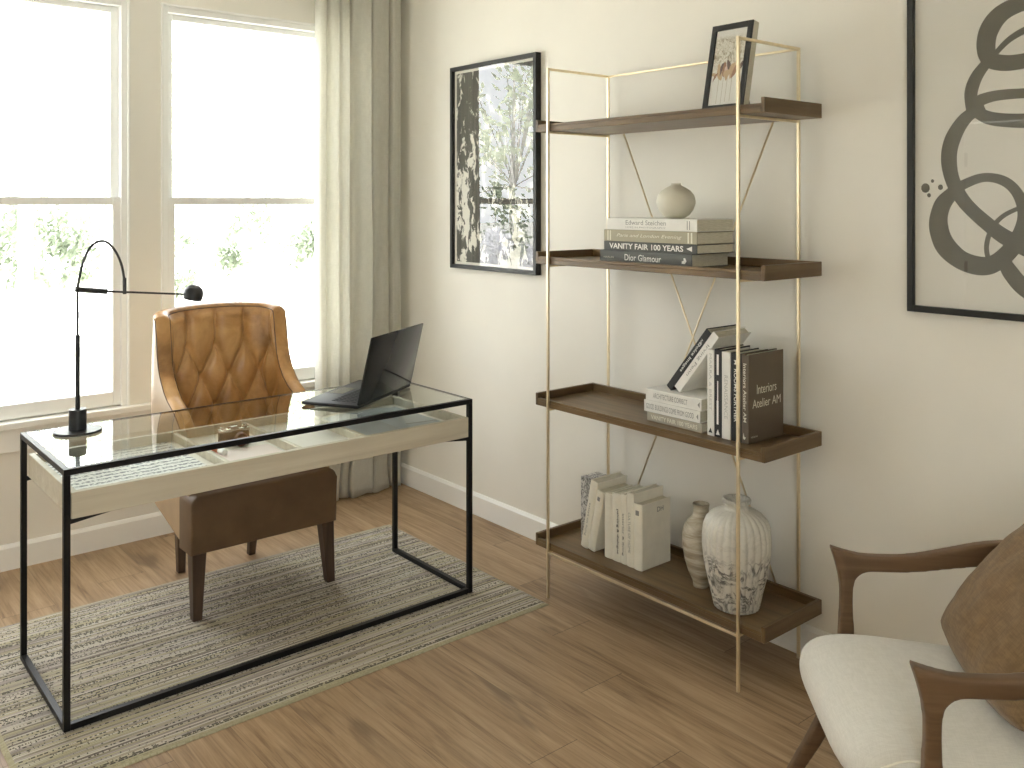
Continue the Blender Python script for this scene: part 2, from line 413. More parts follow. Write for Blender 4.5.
def catmull(pts, per=6, closed=False):
    P = [Vector(p) for p in pts]; out = []; n = len(P)
    rng = range(n if closed else n - 1)
    for i in rng:
        a, b, c, d = (P[(i - 1) % n], P[i], P[(i + 1) % n], P[(i + 2) % n]) if closed else (P[max(i - 1, 0)], P[i], P[i + 1], P[min(i + 2, n - 1)])
        for k in range(per):
            t = k / per
            out.append(.5 * ((2 * b) + (c - a) * t + (2 * a - 5 * b + 4 * c - d) * t * t + (3 * b - a - 3 * c + d) * t ** 3))
    if not closed: out.append(P[-1])
    return out

def lettering(name, parent, body, mat, center, right, up, width=None, height=.01, ext=.0002, shear=0, fit=True, bold=0.0, label=None):
    cu = bpy.data.curves.new(name, 'FONT'); cu.body = body; cu.size = 1; cu.shear = shear; cu.offset = bold; cu.resolution_u = 3
    cu.align_x = 'CENTER'; cu.align_y = 'CENTER'
    t = bpy.data.objects.new('tmp_text', cu); COL.objects.link(t)
    dg = bpy.context.evaluated_depsgraph_get(); dg.update()
    me = bpy.data.meshes.new_from_object(t.evaluated_get(dg)); bpy.data.objects.remove(t); bpy.data.curves.remove(cu)
    xs = [v.co.x for v in me.vertices]; ys = [v.co.y for v in me.vertices]
    w, h = max(xs) - min(xs), max(ys) - min(ys); cx, cy = (max(xs) + min(xs)) / 2, (max(ys) + min(ys)) / 2
    sy = height / h; sx = width / w if width else sy
    right, up, center = Vector(right).normalized(), Vector(up).normalized(), Vector(center); nn = right.cross(up)
    for v in me.vertices: v.co = center + right * ((v.co.x - cx) * sx) + up * ((v.co.y - cy) * sy) + nn * ext
    me.name = name; me.materials.clear(); me.materials.append(mat)
    o = bpy.data.objects.new(name, me); COL.objects.link(o); o.parent = parent
    if label: o['label'] = label
    return o

# ------------------------------------------------------------------ the setting
XE, YN, XW, YS, ZC = 2.72, 4.233, -1.25, -1.3, 2.74
WT = .16
def struct(name, mb, mat, smooth=None):
    return tag(mb.build(name, mat, smooth=smooth), kind='structure')
struct('floor', MB().box(XW - WT, XE + WT, YS - WT, YN + WT, -.05, 0), M['floor'])
struct('ceiling', MB().box(XW - WT, XE + WT, YS - WT, YN + WT, ZC, ZC + .1), M['ceiling'])
struct('wall_east', MB().box(XE, XE + WT, YS - WT, YN + WT, 0, ZC), M['wall'])
S0, S1, SB, STP = -1.15, -.05, .62, 2.42
struct('wall_south', MB().box(XW, S0, YS - WT, YS, 0, ZC).box(S1, XE, YS - WT, YS, 0, ZC).box(S0, S1, YS - WT, YS, 0, SB).box(S0, S1, YS - WT, YS, STP, ZC), M['wall'])
DY0, DY1, DH = 2.02, 2.93, 2.10
V0, V1, VB, VT = 3.60, 4.10, .62, 2.42            # opening for an unseen third window, added to the side wall for fill light
wwb = MB().box(XW - WT, XW, YS - WT, DY0, 0, ZC).box(XW - WT, XW, DY1, V0, 0, ZC).box(XW - WT, XW, V1, YN + WT, 0, ZC).box(XW - WT, XW, V0, V1, 0, VB).box(XW - WT, XW, V0, V1, VT, ZC)
struct('wall_west', wwb.box(XW - WT, XW, DY0, DY1, DH, ZC), M['wall'])
W1 = (.3475, 1.2975); W2 = (1.452, 2.402); WB, WTOP = .605, 2.425
nb = MB()
for a, b in ((XW, W1[0]), (W1[1], W2[0]), (W2[1], XE)): nb.box(a, b, YN, YN + WT, 0, ZC)
for a, b in (W1, W2): nb.box(a, b, YN, YN + WT, 0, WB - .004); nb.box(a, b, YN, YN + WT, WTOP, ZC)
struct('wall_north', nb, M['wall'])
def base(name, x0, x1, y0, y1, axis):
    h, t = .105, .015
    if axis == 'x': pr = [(x0, y1, 0), (x0, y0, 0), (x0, y0, h - .014), (x0, y0 + .009, h), (x0, y1, h)]; mb = MB().prism(pr, (x1 - x0, 0, 0))
    else: pr = [(x1, y0, 0), (x0, y0, 0), (x0, y0, h - .014), (x0 + .009, y0, h), (x1, y0, h)]; mb = MB().prism(pr, (0, y1 - y0, 0))
    struct(name, mb, M['trim'])
base('baseboard_north', XW, XE - .015, YN - .015, YN, 'x')
base('baseboard_east', XE - .015, XE, YS, YN - .015, 'y')
struct('trim_1', MB().box(W1[0] - .06, 2.46, YN - .042, YN + .03, .583, .611, .004), M['trim'])
struct('trim_2', MB().box(W1[0] - .03, 2.44, YN - .018, YN, .487, .583, .003), M['trim'])

def window(k, x0, x1):
    r = thing('window_%d' % k, ((x0 + x1) / 2, YN + .05, WB), None, None); r['kind'] = 'structure'
    c = MB(); t = .008
    for a, b, z0, z1 in ((x0 - t, x0 + .001, .611, WTOP + t), (x1 - .001, x1 + t, .611, WTOP + t), (x0, x1, WTOP - .001, WTOP + t)): c.box(a, b, YN - .012, YN + .004, z0, z1, .002)
    c.build('casing', M['trim'], r, world=True)
    f = MB(); fw = .027
    f.box(x0, x0 + fw, YN + .002, YN + .12, WB, WTOP, .002).box(x1 - fw, x1, YN + .002, YN + .12, WB, WTOP, .002)
    f.box(x0 + fw, x1 - fw, YN + .002, YN + .12, WTOP - .03, WTOP, .002).box(x0 + fw, x1 - fw, YN + .03, YN + .12, WB, WB + .02, .002)
    f.build('frame', M['sash'], r, world=True)
    a, b = x0 + fw, x1 - fw; st = .033; mid = 1.525
    def sash(name, y, z0, z1, bot, top):
        s = MB().box(a, a + st, y - .016, y + .016, z0, z1, .002).box(b - st, b, y - .016, y + .016, z0, z1, .002)
        s.box(a + st, b - st, y - .016, y + .016, z0, z0 + bot, .002).box(a + st, b - st, y - .016, y + .016, z1 - top, z1, .002)
        so = s.build(name, M['sash'], r, world=True)
        MB().box(a + st - .005, b - st + .005, y - .003, y + .003, z0 + bot - .005, z1 - top + .005).build('pane', M['glass_window'], so, world=True)
    sash('lower_sash', YN + .026, WB + .012, mid + .017, .060, .034)
    sash('upper_sash', YN + .060, mid - .017, WTOP - .03, .034, .026)
window(1, *W1); window(2, *W2)

r3 = thing('window_3', (XW - .05, (V0 + V1) / 2, VB), None, None); r3['kind'] = 'structure'
fm3 = MB()
for a, b, c, d_ in ((V0, V0 + .06, VB, VT), (V1 - .06, V1, VB, VT), (V0, V1, VB, VB + .06), (V0, V1, VT - .06, VT), (V0, V1, 1.50, 1.54)): fm3.box(XW - .06, XW - .02, a, b, c, d_, .002)
fm3.build('frame', M['sash'], r3, world=True)  # frame and pane of the added side-wall window, out of view
MB().box(XW - .043, XW - .037, V0 + .05, V1 - .05, VB + .05, VT - .05).build('pane', M['glass_window'], r3, world=True)
r4 = thing('window_4', ((S0 + S1) / 2, YS - .05, SB), None, None); r4['kind'] = 'structure'  # added window behind the camera, never in view, brings extra daylight
fm4 = MB()
for a, b, c, d_ in ((S0, S0 + .06, SB, STP), (S1 - .06, S1, SB, STP), (S0, S1, SB, SB + .06), (S0, S1, STP - .06, STP), (S0, S1, 1.50, 1.54)): fm4.box(a, b, YS - .06, YS - .02, c, d_, .002)
fm4.build('frame', M['sash'], r4, world=True)  # frame and pane of the added window behind the camera
MB().box(S0 + .05, S1 - .05, YS - .043, YS - .037, SB + .05, STP - .05).build('pane', M['glass_window'], r4, world=True)
# door on the unseen side, caught in the glass of the large print
d = thing('door_1', (XW, (DY0 + DY1) / 2, 0), None, None); d['kind'] = 'structure'
dm = MB().box(XW - .045, XW - .005, DY0 + .025, DY1 - .025, .008, DH - .025, .002)
for z0, z1 in ((.22, .95), (1.12, 1.92)):
    for y0, y1 in ((DY0 + .14, DY0 + .42), (DY0 + .50, DY1 - .14)): dm.box(XW - .012, XW + .001, y0, y1, z0, z1, .006)
dm.build('door_leaf', M['trim'], d, world=True)
cs = MB().box(XW - .1, XW + .014, DY0 - .07, DY0 + .018, 0, DH + .07, .003).box(XW - .1, XW + .014, DY1 - .018, DY1 + .07, 0, DH + .07, .003).box(XW - .1, XW + .014, DY0 + .018, DY1 - .018, DH - .018, DH + .07, .003)
cs.build('door_frame', M['trim'], d, world=True)
for z in (.3, 1.05, 1.82): MB().box(XW - .008, XW + .010, DY1 - .034, DY1 - .014, z - .05, z + .05, .002).build('hinge', M['hinge'], d, world=True)
MB().tube([(XW - .01, DY0 + .09, 1.0), (XW + .05, DY0 + .09, 1.0)], [.011, .011], 12).lathe([(.001, -.028), (.02, -.02), (.028, 0), (.02, .02), (.001, .028)], (XW + .065, DY0 + .09, 1.0), 20).build('door_handle', M['hinge'], d, smooth=True, world=True)

# ------------------------------------------------------------------ rug
RX0, RX1, RY0, RY1 = .535, 2.315, 2.548, 3.665
rg = MB()
nx, ny = 90, 110; top = []
for j in range(ny + 1):
    row = []
    for i in range(nx + 1):
        x = RX0 + (RX1 - RX0) * i / nx; y = RY0 + (RY1 - RY0) * j / ny
        e = .0035 * mnoise.noise(Vector((x * 5, y * 9, 0)))
        if i in (0, nx): x += e
        if j in (0, ny): y += .6 * e
        z = .0075 + .0005 * mnoise.noise(Vector((x * 60, y * 60, 3)))
        if i in (0, nx) or j in (0, ny): z = .001
        row.append((x, y, z))
    top.append(row)
rg.grid(top); rg.box(RX0 + .01, RX1 - .01, RY0 + .01, RY1 - .01, .0005, .003)
tag(rg.build('rug', M['rug'], smooth=40), 'flat woven grey and olive striped rug lying under the glass desk', 'rug')

# ------------------------------------------------------------------ desk
DX0, DX1, YF, YB, DT = .686, 2.150, 2.809, 3.358, .757
FZ = .0085
desk = thing('glass_desk', ((DX0 + DX1) / 2, (YF + YB) / 2, FZ), 'long glass-topped desk with black steel frame and whitewashed wooden display drawer', 'desk')
w = .018
GT = .006                                           # glass sheet let into the frame
for x in (DX0, DX1 - w):
    for y in (YF, YB - w): MB().box(x, x + w, y, y + w, FZ, DT - (w if y == YF else .0061), .0008, 1).build('leg', M['black'], desk, world=True)
for y in (YF, YB - w):
    if y == YF: MB().box(DX0, DX1, y, y + w, DT - w, DT, .0008, 1).build('top_rail', M['black'], desk, world=True)
    else: MB().box(DX0, DX1, YB - .006, YB, DT - .006, DT, .0008, 1).build('top_rail', M['black'], desk, world=True)
    if y == YF: MB().box(DX0 + w, DX1 - w, y, y + w, FZ, FZ + w, .0008, 1).build('floor_rail', M['black'], desk, world=True)
for x in (DX0, DX1 - w):
    if x == DX0: MB().box(x, x + w, YF + w, YB - .006, DT - w, DT, .0008, 1).build('top_rail', M['black'], desk, world=True)
    else: MB().box(DX1 - .007, DX1, YF + w, YB - .006, DT - .006, DT, .0008, 1).build('top_rail', M['black'], desk, world=True)
    MB().box(x, x + w, YF + w, YB - w, FZ, FZ + w, .0008, 1).build('floor_rail', M['black'], desk, world=True)
MB().box(DX0 + w, DX1 - .007, YF + w, YB - .006, DT - GT - .001, DT - .0006).build('glass_top', M['glass_desk'], desk, world=True)
# gusset brackets that carry the drawer
TZ0, TZ1 = .612, .688
for y in (YF + .003, YB - w + .003):
    for s, x in ((1, DX0 + w), (-1, DX1 - w)):
        MB().prism([(x, y, TZ0), (x + s * .115, y, TZ0), (x, y, TZ0 - .014)], (0, .009, 0)).build('bracket', M['black'], desk, world=True)
tx0, tx1, ty0, ty1 = DX0 + w + .003, DX1 - w - .001, YF + .001, YB - w - .002
box = MB().box(tx0, tx1, ty0, ty0 + .02, TZ0, TZ1, .0012, 1)
fr = box.build('drawer_front', M['whitewash'], desk, world=True)
sd = MB().box(tx0, tx0 + .018, ty0 + .02, ty1, TZ0, TZ1, .0012, 1).box(tx1 - .018, tx1, ty0 + .02, ty1, TZ0, TZ1, .0012, 1).box(tx0 + .018, tx1 - .018, ty1 - .018, ty1, TZ0, TZ1, .0012, 1)
sd.build('drawer_sides', M['whitewash'], desk, world=True)
MB().box(tx0 + .018, tx1 - .018, ty0 + .02, ty1 - .018, TZ0 + .030, TZ0 + .0435).build('drawer_floor', M['drawerfloor'], desk, world=True)
DIV = (1.183, 1.440, 1.690)
for x in DIV: MB().box(x - .008, x + .008, ty0 + .02, ty1 - .018, TZ0 + .0435, TZ1 - .004, .001, 1).build('divider', M['whitewash'], desk, world=True)
TB = TZ0 + .0437
# things inside the drawer
def sheet(name, mat, x0, x1, y0, y1, z, label, cat, curl=.0015, rot=0):
    r = MB(); pts = []
    for j in range(9):
        pts.append([(((i / 8) - .5) * (x1 - x0), ((j / 8) - .5) * (y1 - y0), .0006 + curl * (1 + math.sin(i * 1.7 + j * .9)) * .5) for i in range(9)])
    r.grid(pts)
    o = r.build(name, mat, smooth=True); o.location = ((x0 + x1) / 2, (y0 + y1) / 2, z); o.rotation_euler = (0, 0, rot)
    return tag(o, label, cat)
sheet('printed_sheet', M['print'], .735, 1.150, ty0 + .035, ty1 - .022, TB, 'large white sheet printed with rows of dark letters in left drawer compartment', 'paper')
sheet('note_card', plain('pale_pink_card', (.80, .70, .66), .7, var=.03), 1.205, 1.420, ty0 + .04, ty0 + .25, TB, 'plain pale pinkish card lying in the middle drawer compartment', 'card', .0008)
mg = thing('open_magazine', (1.905, 3.07, TB), 'open glossy bluish white magazine in the right drawer compartment under the laptop', 'magazine')
gl = plain('glossy_page', (.66, .71, .74), .25, var=.05, scale=6)
for s in (-1, 1):
    pts = [[(s * .185 * i / 8, (j / 8 - .5) * .40, .0012 + .010 * math.sin(PI * min(1, i / 8 * 1.15)) * (1 - i / 10)) for i in range(9)] for j in range(9)]
    MB().grid(pts, flip=s < 0).build('page', gl, mg, smooth=True)
pr = MB()
for k in range(16):
    pr.box(.03 + .009 * k, .030 + .009 * k + .006, -.128, -.120, .0125 - .0004 * k, .0128 - .0004 * k)
pr.build('print_line', M['greyink'], mg)
# vintage camera lying in the drawer
cam = thing('camera', (1.322, 3.125, TB), 'small vintage camera with chrome top and brown lens in the middle drawer compartment', 'camera', rot=(0, 0, math.radians(-12)))
MB().box(-.052, .052, -.017, .017, 0, .050, .004).build('body', plain('camera_leatherette', (.06, .05, .035), .6, bump=.3, bscale=400), cam, smooth=30)
ch = plain('camera_chrome', (.55, .53, .47), .25, 1.0)
MB().box(-.053, .053, -.018, .018, .050, .062, .003).box(-.014, .016, -.013, .013, .062, .070, .002).build('top_plate', ch, cam, smooth=30)
for x in (-.038, .038): MB().lathe([(.009, 0), (.009, .007), (.008, .008)], (x, 0, .062), 18).build('dial', ch, cam, smooth=30)
lb = MB().lathe([(.020, 0), (.020, .012), (.024, .013), (.024, .030), (.021, .034), (.015, .030)], (0, 0, 0), 32); lb.transform(Matrix.Translation((.018, -.017, .027)) @ Matrix.Rotation(PI / 2, 4, 'X'))
lb.build('lens', plain('brown_lens_barrel', (.11, .030, .016), .35), cam, smooth=40)
fc = thing('film_roll', (1.240, 3.048, TB), 'orange and white film roll lying beside the small vintage camera', 'film roll', rot=(0, 0, math.radians(-86)))
ax = Matrix.Rotation(PI / 2, 4, 'Y')
a = MB().lathe([(.0095, 0), (.0105, .001), (.0105, .050)], (0, 0, 0), 20); a.transform(Matrix.Translation((-.050, 0, .0106)) @ ax); a.build('wrapper', plain('orange_paper', (.55, .13, .03), .5), fc, smooth=40)
a = MB().lathe([(.0103, 0), (.0103, .036), (.006, .037), (.006, .040)], (0, 0, 0), 20); a.transform(Matrix.Translation((0.0002, 0, .0106)) @ ax); a.build('leader', plain('white_film_paper', (.82, .82, .80), .5), fc, smooth=40)

# ------------------------------------------------------------------ desk lamp (all in one vertical plane on the glass)
LY = 3.253; L0 = Vector((.837, LY, DT))
lamp = thing('desk_lamp', L0, 'slender black desk lamp with arched stem and small round head', 'lamp')
def P(u, v): return on_y(u, v, LY) - L0
MB().lathe([(.0735, 0), (.075, .0015), (.075, .006), (.0735, .0075)], n=64).build('base', M['lampblack'], lamp, smooth=30)
MB().lathe([(.0275, .0075), (.0275, .0745), (.0265, .0755)], n=40).build('weight', M['lampblack'], lamp, smooth=30)
MB().tube([(0, 0, .0745), (0, 0, P(78, 335).z)], .0076, 14).build('lower_stem', M['lampblack'], lamp, smooth=40)
zb = P(79, 290).z
arc = [(0, 0, P(78, 338).z), (0, 0, zb - .1), (0, 0, zb)] + [P(u, v) for u, v in ((79.6, 277), (83.2, 262), (89.5, 248.5), (96, 242.6), (103, 241), (110, 244.5), (117, 254), (121.8, 266), (124.3, 280))]
MB().tube(catmull(arc, 6), .0043, 12).build('arched_stem', M['lampblack'], lamp, smooth=40)
MB().tube([P(124.5, 278), P(124.6, 294)], .0062, 12).build('sleeve', M['lampblack'], lamp, smooth=40)
MB().tube([P(75, 289.2), P(107, 291.6)], .0092, 18).build('joint_bar', M['lampblack'], lamp, smooth=40)
MB().tube([P(106, 291.4), P(184.5, 294.2)], .0036, 10).build('arm', M['lampblack'], lamp, smooth=40)
hc = P(193.5, 294)
hm = MB().lathe([(.001, -.034), (.016, -.032), (.028, -.022), (.0345, -.006), (.0345, .004), (.0325, .020), (.0315, .022)], n=36, inner=[(.0295, .019), (.028, -.004), (.001, -.012)])
hm.transform(Matrix.Translation(hc) @ Matrix.Rotation(math.radians(196), 4, 'Y') @ Matrix.Rotation(math.radians(6), 4, 'X'))
hd = hm.build('lamp_head', M['lampblack'], lamp, smooth=40)

# ------------------------------------------------------------------ laptop
BX, BY = 1.713, 2.929
ang = math.radians(30.67)
lap = thing('laptop', (BX, BY, DT + .0005), 'open black laptop on the glass desk with its back to us', 'laptop', rot=(0, 0, ang))
LW, LD = .441, .240
MB().box(0, LW, 0, LD, .002, .015, .004).build('deck', M['deck'], lap, smooth=30)
for x in (.03, LW - .03):
    for y in (.025, LD - .025): MB().lathe([(.008, 0), (.008, .003)], (x, y, 0), 16).build('foot', M['keycap'], lap)
ks = MB()
for r in range(5):
    for k in range(15): ks.box(.045 + k * .0235, .045 + k * .0235 + .0195, .035 + r * .0215, .035 + r * .0215 + .0175, .0148, .0164, .0008, 1)
kb = ks.build('keyboard', M['keycap'], lap)
MB().box(LW / 2 - .055, LW / 2 + .055, .160, .225, .0148, .0154).build('touchpad', plain('touchpad', (.06, .06, .062), .2, .3), lap)
MB().tube([(.05, .004, .016), (LW - .05, .004, .016)], .006, 12).build('hinge', M['keycap'], lap, smooth=40)
tilt = math.atan2(.058, .252)
lid = MB().box(0, LW, -.004, .004, 0, .258, .003); lm = Matrix.Translation((0, .002, .015)) @ Matrix.Rotation(tilt, 4, 'X'); lid.transform(lm)
lo = lid.build('lid', M['laptop'], lap, smooth=30)
sc = MB().box(.008, LW - .008, .0038, .0046, .012, .25); sc.transform(lm); sc.build('screen', plain('dark_screen', (.01, .01, .012), .1), lo)

# ------------------------------------------------------------------ tufted leather chair (local: faces -y)
CX0, CY0 = 1.51, 3.50
chair = thing('office_chair', (CX0, CY0, 0), 'cognac leather chair with button tufted back behind the glass desk', 'chair')
def inner_path():
    half = [(-.222, -.205), (-.222, -.13), (-.222, -.05), (-.222, .03), (-.222, .10), (-.222, .155), (-.217, .195), (-.198, .224), (-.155, .242), (-.10, .253), (-.05, .258), (0, .260)]
    pts = half + [(-x, y) for x, y in half[-2::-1]]
    c = catmull([(x, y, 0) for x, y in pts], 14)
    # resample by arc length
    d = [0]
    for i in range(1, len(c)): d.append(d[-1] + (c[i] - c[i - 1]).length)
    n = 260; out = []; j = 0
    for k in range(n + 1):
        t = d[-1] * k / n
        while j < len(d) - 2 and d[j + 1] < t: j += 1
        f = (t - d[j]) / (d[j + 1] - d[j]); out.append(c[j].lerp(c[j + 1], f))
    return out, d[-1]
IP, TL = inner_path()
ZT = [(-.26, .455), (-.205, .53), (-.16, .60), (-.11, .67), (-.06, .715), (-.01, .742), (.04, .765), (.08, .795), (.115, .835), (.138, .88), (.152, .95), (.160, 1.02), (.168, 1.060), (.18, 1.068), (.225, 1.077), (.245, 1.083), (.262, 1.088)]
def lerp_tab(tab, x):
    if x <= tab[0][0]: return tab[0][1]
    for (a, b), (c, d_) in zip(tab, tab[1:]):
        if x <= c: return b + (d_ - b) * (x - a) / (c - a)
    return tab[-1][1]
def tuft(s, z, ztop):
    """depth of the padding at arc position s (0 = middle of back) and height z"""
    a, b0, dz = .124, .922, .1295
    rows = (b0 - z) / dz
    lim = .30
    fade = max(0, min(1, (lim - abs(s)) / .05))
    if fade <= 0: return 0
    if rows < 0:
        ph = abs(((s / a + .5) % 1) - .5) * a
        dcr = ph
        button = math.hypot(ph, (b0 - z))
    else:
        p = s / a + rows / 2; q = s / a - rows / 2
        dp = abs(((p + .5) % 1) - .5); dq = abs(((q + .5) % 1) - .5)
        sc_ = 1 / math.hypot(1 / a, .5 / dz)
        dcr = min(dp, dq) * sc_
        best = 9
        for r in range(0, 5):
            sh = .5 if r % 2 else 0
            kk = round(s / a - sh); best = min(best, math.hypot(s - (kk + sh) * a, (rows - r) * dz))
        button = best
    puff = .030 * (1 - math.exp(-(dcr / .015) ** .9)) - .018 * math.exp(-(button / .016) ** 2)
    tz = max(0, min(1, (ztop - z) / .03))
    return puff * fade * tz
def shell():
    n = len(IP) - 1; th = .056
    inner, roll, outer = [], [], []
    seams_in, seams_out = [], []
    for i, p in enumerate(IP):
        t = (IP[min(i + 1, n)] - IP[max(i - 1, 0)]).normalized(); nv = Vector((t.y, -t.x, 0))  # toward inside?
        if nv.dot(Vector((0, .0, 0)) - Vector((p.x, p.y - .02, 0))) < 0: nv = -nv
        s = (i / n - .5) * TL; zt = lerp_tab(ZT, p.y); 
        back = max(0, min(1, (p.y - .10) / .14))
        def lean(z): return Vector((0, .012 * max(0, (z - .45) / .6) * back, 0))
        zl = .40; col = []
        K = 70
        for k in range(K + 1):
            z = zl + (zt - .012 - zl) * k / K
            col.append(p + lean(z) + nv * tuft(s, z, zt - .012) + Vector((0, 0, z)))
        inner.append(col)
        r = []; base_ = p + lean(zt)
        for k in range(11):
            a = PI * k / 10; r.append(base_ - nv * (th / 2 - th / 2 * math.cos(a)) + Vector((0, 0, zt - .012 + .016 * math.sin(a))))
        roll.append(r); seams_in.append(r[0] + nv * .001); seams_out.append(r[-1] - nv * .0)
        col = []
        zb = .245 + .09 * max(0, min(1, (p.y + .14) / .35))
        zb = min(zb, zt - .05)
        for k in range(25):
            z = (zt - .012) + (zb - zt + .012) * k / 24
            belly = .010 * math.sin(PI * k / 24)
            col.append(p + lean(z) - nv * (th + belly) + Vector((0, 0, z)))
        outer.append(col)
    return inner, roll, outer, seams_in, seams_out
inn, rol, out, sin_, sout = shell()
sh = MB().grid(inn).build('tufted_back', M['leather'], chair, smooth=True)
MB().grid(rol).build('rolled_edge', M['leather'], chair, smooth=True)
so_ = MB().grid(out)
n_ = len(IP) - 1
bot = [[out[i][-1], IP[i] + Vector((0, 0, out[i][-1].z))] for i in range(n_ + 1)]
so_.grid(bot)
for i in (0, n_):
    cl = [list(rol[i])]
    b = bmesh.new(); vs = [b.verts.new(q) for q in list(rol[i])[::1] + out[i][1:] + [Vector((IP[i].x, IP[i].y, out[i][-1].z))]]
    f = b.faces.new(vs); so_.merge(b)
so_.build('outer_shell', M['leather_pale'], chair, smooth=50)
seam = plain('dark_seam_leather', (.10, .05, .022), .5)
MB().tube(sin_[::2], .0022, 8).build('piping', seam, chair, smooth=True)
MB().tube(sout[::2], .0022, 8).build('piping', seam, chair, smooth=True)
# front panel with rounded top corners, seat deck and cushion
prof = [(-.295, .247), (.290, .247), (.290, .425)]
for k in range(7):
    a = PI / 2 * k / 6; prof.append((.29 - .035 + .035 * math.cos(a), .425 + .035 * math.sin(a)))
for k in range(7):
    a = PI / 2 + PI / 2 * k / 6; prof.append((-.295 + .035 + .035 * math.cos(a), .425 + .035 * math.sin(a)))
MB().prism([(x, -.258, z) for x, z in prof], (0, .13, 0), .010, 3).build('front_panel', M['leather_shaded'], chair, smooth=40)
MB().box(-.212, .212, -.128, .225, .29, .40, .01).build('seat_base', M['leather'], chair, smooth=40)
MB().box(-.216, .216, -.127, .19, .40, .475, .03, 4).build('seat_cushion', M['leather'], chair, smooth=40)
def leg(mx0, my0, mx1, my1, ztop, a, b, zf):
    b_ = bmesh.new(); q = []
    for (cx, cy, z, r) in ((mx1, my1, zf, b), (mx0, my0, ztop, a)):
        q.append([b_.verts.new((cx + sx * r, cy + sy * r, z)) for sx, sy in ((-1, -1), (1, -1), (1, 1), (-1, 1))])
    for k in range(4): b_.faces.new((q[0][k], q[0][(k + 1) % 4], q[1][(k + 1) % 4], q[1][k]))
    b_.faces.new(q[0][::-1]); b_.faces.new(q[1]); bmesh.ops.bevel(b_, geom=b_.edges[:], offset=.002, segments=1, affect='EDGES')
    return MB().merge(b_)
RZ = .0085
leg(-.262, -.222, -.270, -.236, .249, .026, .0165, RZ).build('leg', M['chairwood'], chair)
leg(.256, -.222, .266, -.240, .249, .026, .0165, RZ).build('leg', M['chairwood'], chair)
leg(-.165, .215, -.150, .248, .31, .022, .0145, .0005).build('leg', M['chairwood'], chair)
leg(.165, .215, .152, .245, .31, .022, .0145, .0005).build('leg', M['chairwood'], chair)

# ------------------------------------------------------------------ curtain
def curtain():
    # plan of the gathered cloth, from the window-side edge to the corner
    P0 = [(2.188, 4.170), (2.186, 4.130), (2.192, 4.106), (2.208, 4.100), (2.222, 4.106), (2.226, 4.125), (2.224, 4.158)]
    for xa, xb, yf in ((2.226, 2.297, 4.098), (2.298, 2.362, 4.108), (2.363, 2.486, 4.096), (2.487, 2.593, 4.106), (2.594, 2.664, 4.100)):
        w_ = xb - xa
        P0 += [(xa + .006, 4.160), (xa + .0065, yf + .026), (xa + .013, yf + .005), (xa + w_ * .35, yf), (xa + w_ * .65, yf + .003), (xb - .012, yf + .001), (xb - .003, yf + .010), (xb - .002, yf + .034), (xb - .001, 4.160)]
    P0 += [(2.672, 4.175), (2.676, 4.190)]
    pts = []
    nz = 60
    for k in range(nz + 1):
        z = .004 + (ZC - .03 - .004) * k / nz
        low = max(0, 1 - z / .55)
        row = []
        ph = catmull([(x, y, 0) for x, y in P0], 6)
        for i, p in enumerate(ph):
            nx_ = mnoise.noise(Vector((p.x * 7, z * 1.6, 2))) * .006 + low * mnoise.noise(Vector((p.x * 9, z * 5, 9))) * .030
            ny_ = mnoise.noise(Vector((p.x * 8, z * 2.0, 5))) * .006 + low * mnoise.noise(Vector((p.x * 11, z * 4, 13))) * .026
            zz = z + (.010 * mnoise.noise(Vector((p.x * 12, 0, 1))) + .006 if k == 0 else 0)
            row.append((min(p.x + nx_, 2.700), min(p.y + ny_, 4.205), max(.001, zz)))
        pts.append(row)
    return MB().grid(pts)
cm = curtain()
cur = cm.build('curtain', M['linen'], smooth=True)
md = cur.modifiers.new('thick', 'SOLIDIFY'); md.thickness = .0015
tag(cur, 'floor length oatmeal linen curtain hanging in folds in the corner', 'curtain')

# ------------------------------------------------------------------ shelving unit
UX0, UX1, UY0, UY1 = 2.352, 2.683, 1.719, 2.597
unit = thing('shelving_unit', ((UX0 + UX1) / 2, (UY0 + UY1) / 2, 0), 'tall brass framed shelving unit with four dark walnut tray shelves', 'shelving unit')
bw, UH = .0095, 2.035
for x in (UX0, UX1):
    for y in (UY0, UY1): MB().bar((x, y, 0), (x, y, UH), bw).build('upright', M['brass'], unit, world=True)
zt = UH - bw / 2
MB().bar((UX1, UY0, zt), (UX1, UY1, zt), bw * .8).build('top_rod', M['brass'], unit, world=True)
for y in (UY0, UY1): MB().bar((UX0, y, zt), (UX1, y, zt), bw * .95).build('top_rod', M['brass'], unit, world=True)
SH = [.181, .728, 1.280, 1.793]
SX0, SX1, SY0, SY1 = 2.359, 2.674, 1.627, 2.677
SF = .018
for z in SH:
    for y in (UY0, UY1): MB().bar((UX0, y, z - .005), (UX1, y, z - .005), .0085).build('shelf_bearer', M['brass'], unit, world=True)
    t = MB().box(SX0, SX1 - .014, SY0 + .014, SY1 - .014, z, z + SF, .001, 1).box(SX0, SX0 + .014, SY0 + .014, SY1 - .014, z + SF, z + .029, .0012, 1)
    sh_ = t.build('tray_shelf', M['walnut'], unit, world=True)
    MB().box(SX1 - .014, SX1, SY0 + .014, SY1 - .014, z, z + .047, .0012, 1).build('back_rim', M['walnut'], sh_, world=True)
    for y0, y1 in ((SY0, SY0 + .014), (SY1 - .014, SY1)): MB().box(SX0, SX1, y0, y1, z, z + .047, .0012, 1).build('end_rim', M['walnut_end'], sh_, world=True)
MB().bar((UX0, UY0, .174), (UX0, UY1, .174), .0085).build('front_rod', M['brass'], unit, world=True)
for y0, y1 in ((2.52, 1.80), (1.808, 2.525)):
    MB().tube([(UX1, y0, 1.815), (UX1, y1, .205)], .0033, 10).build('cross_brace', M['brass'], unit, smooth=True, world=True)

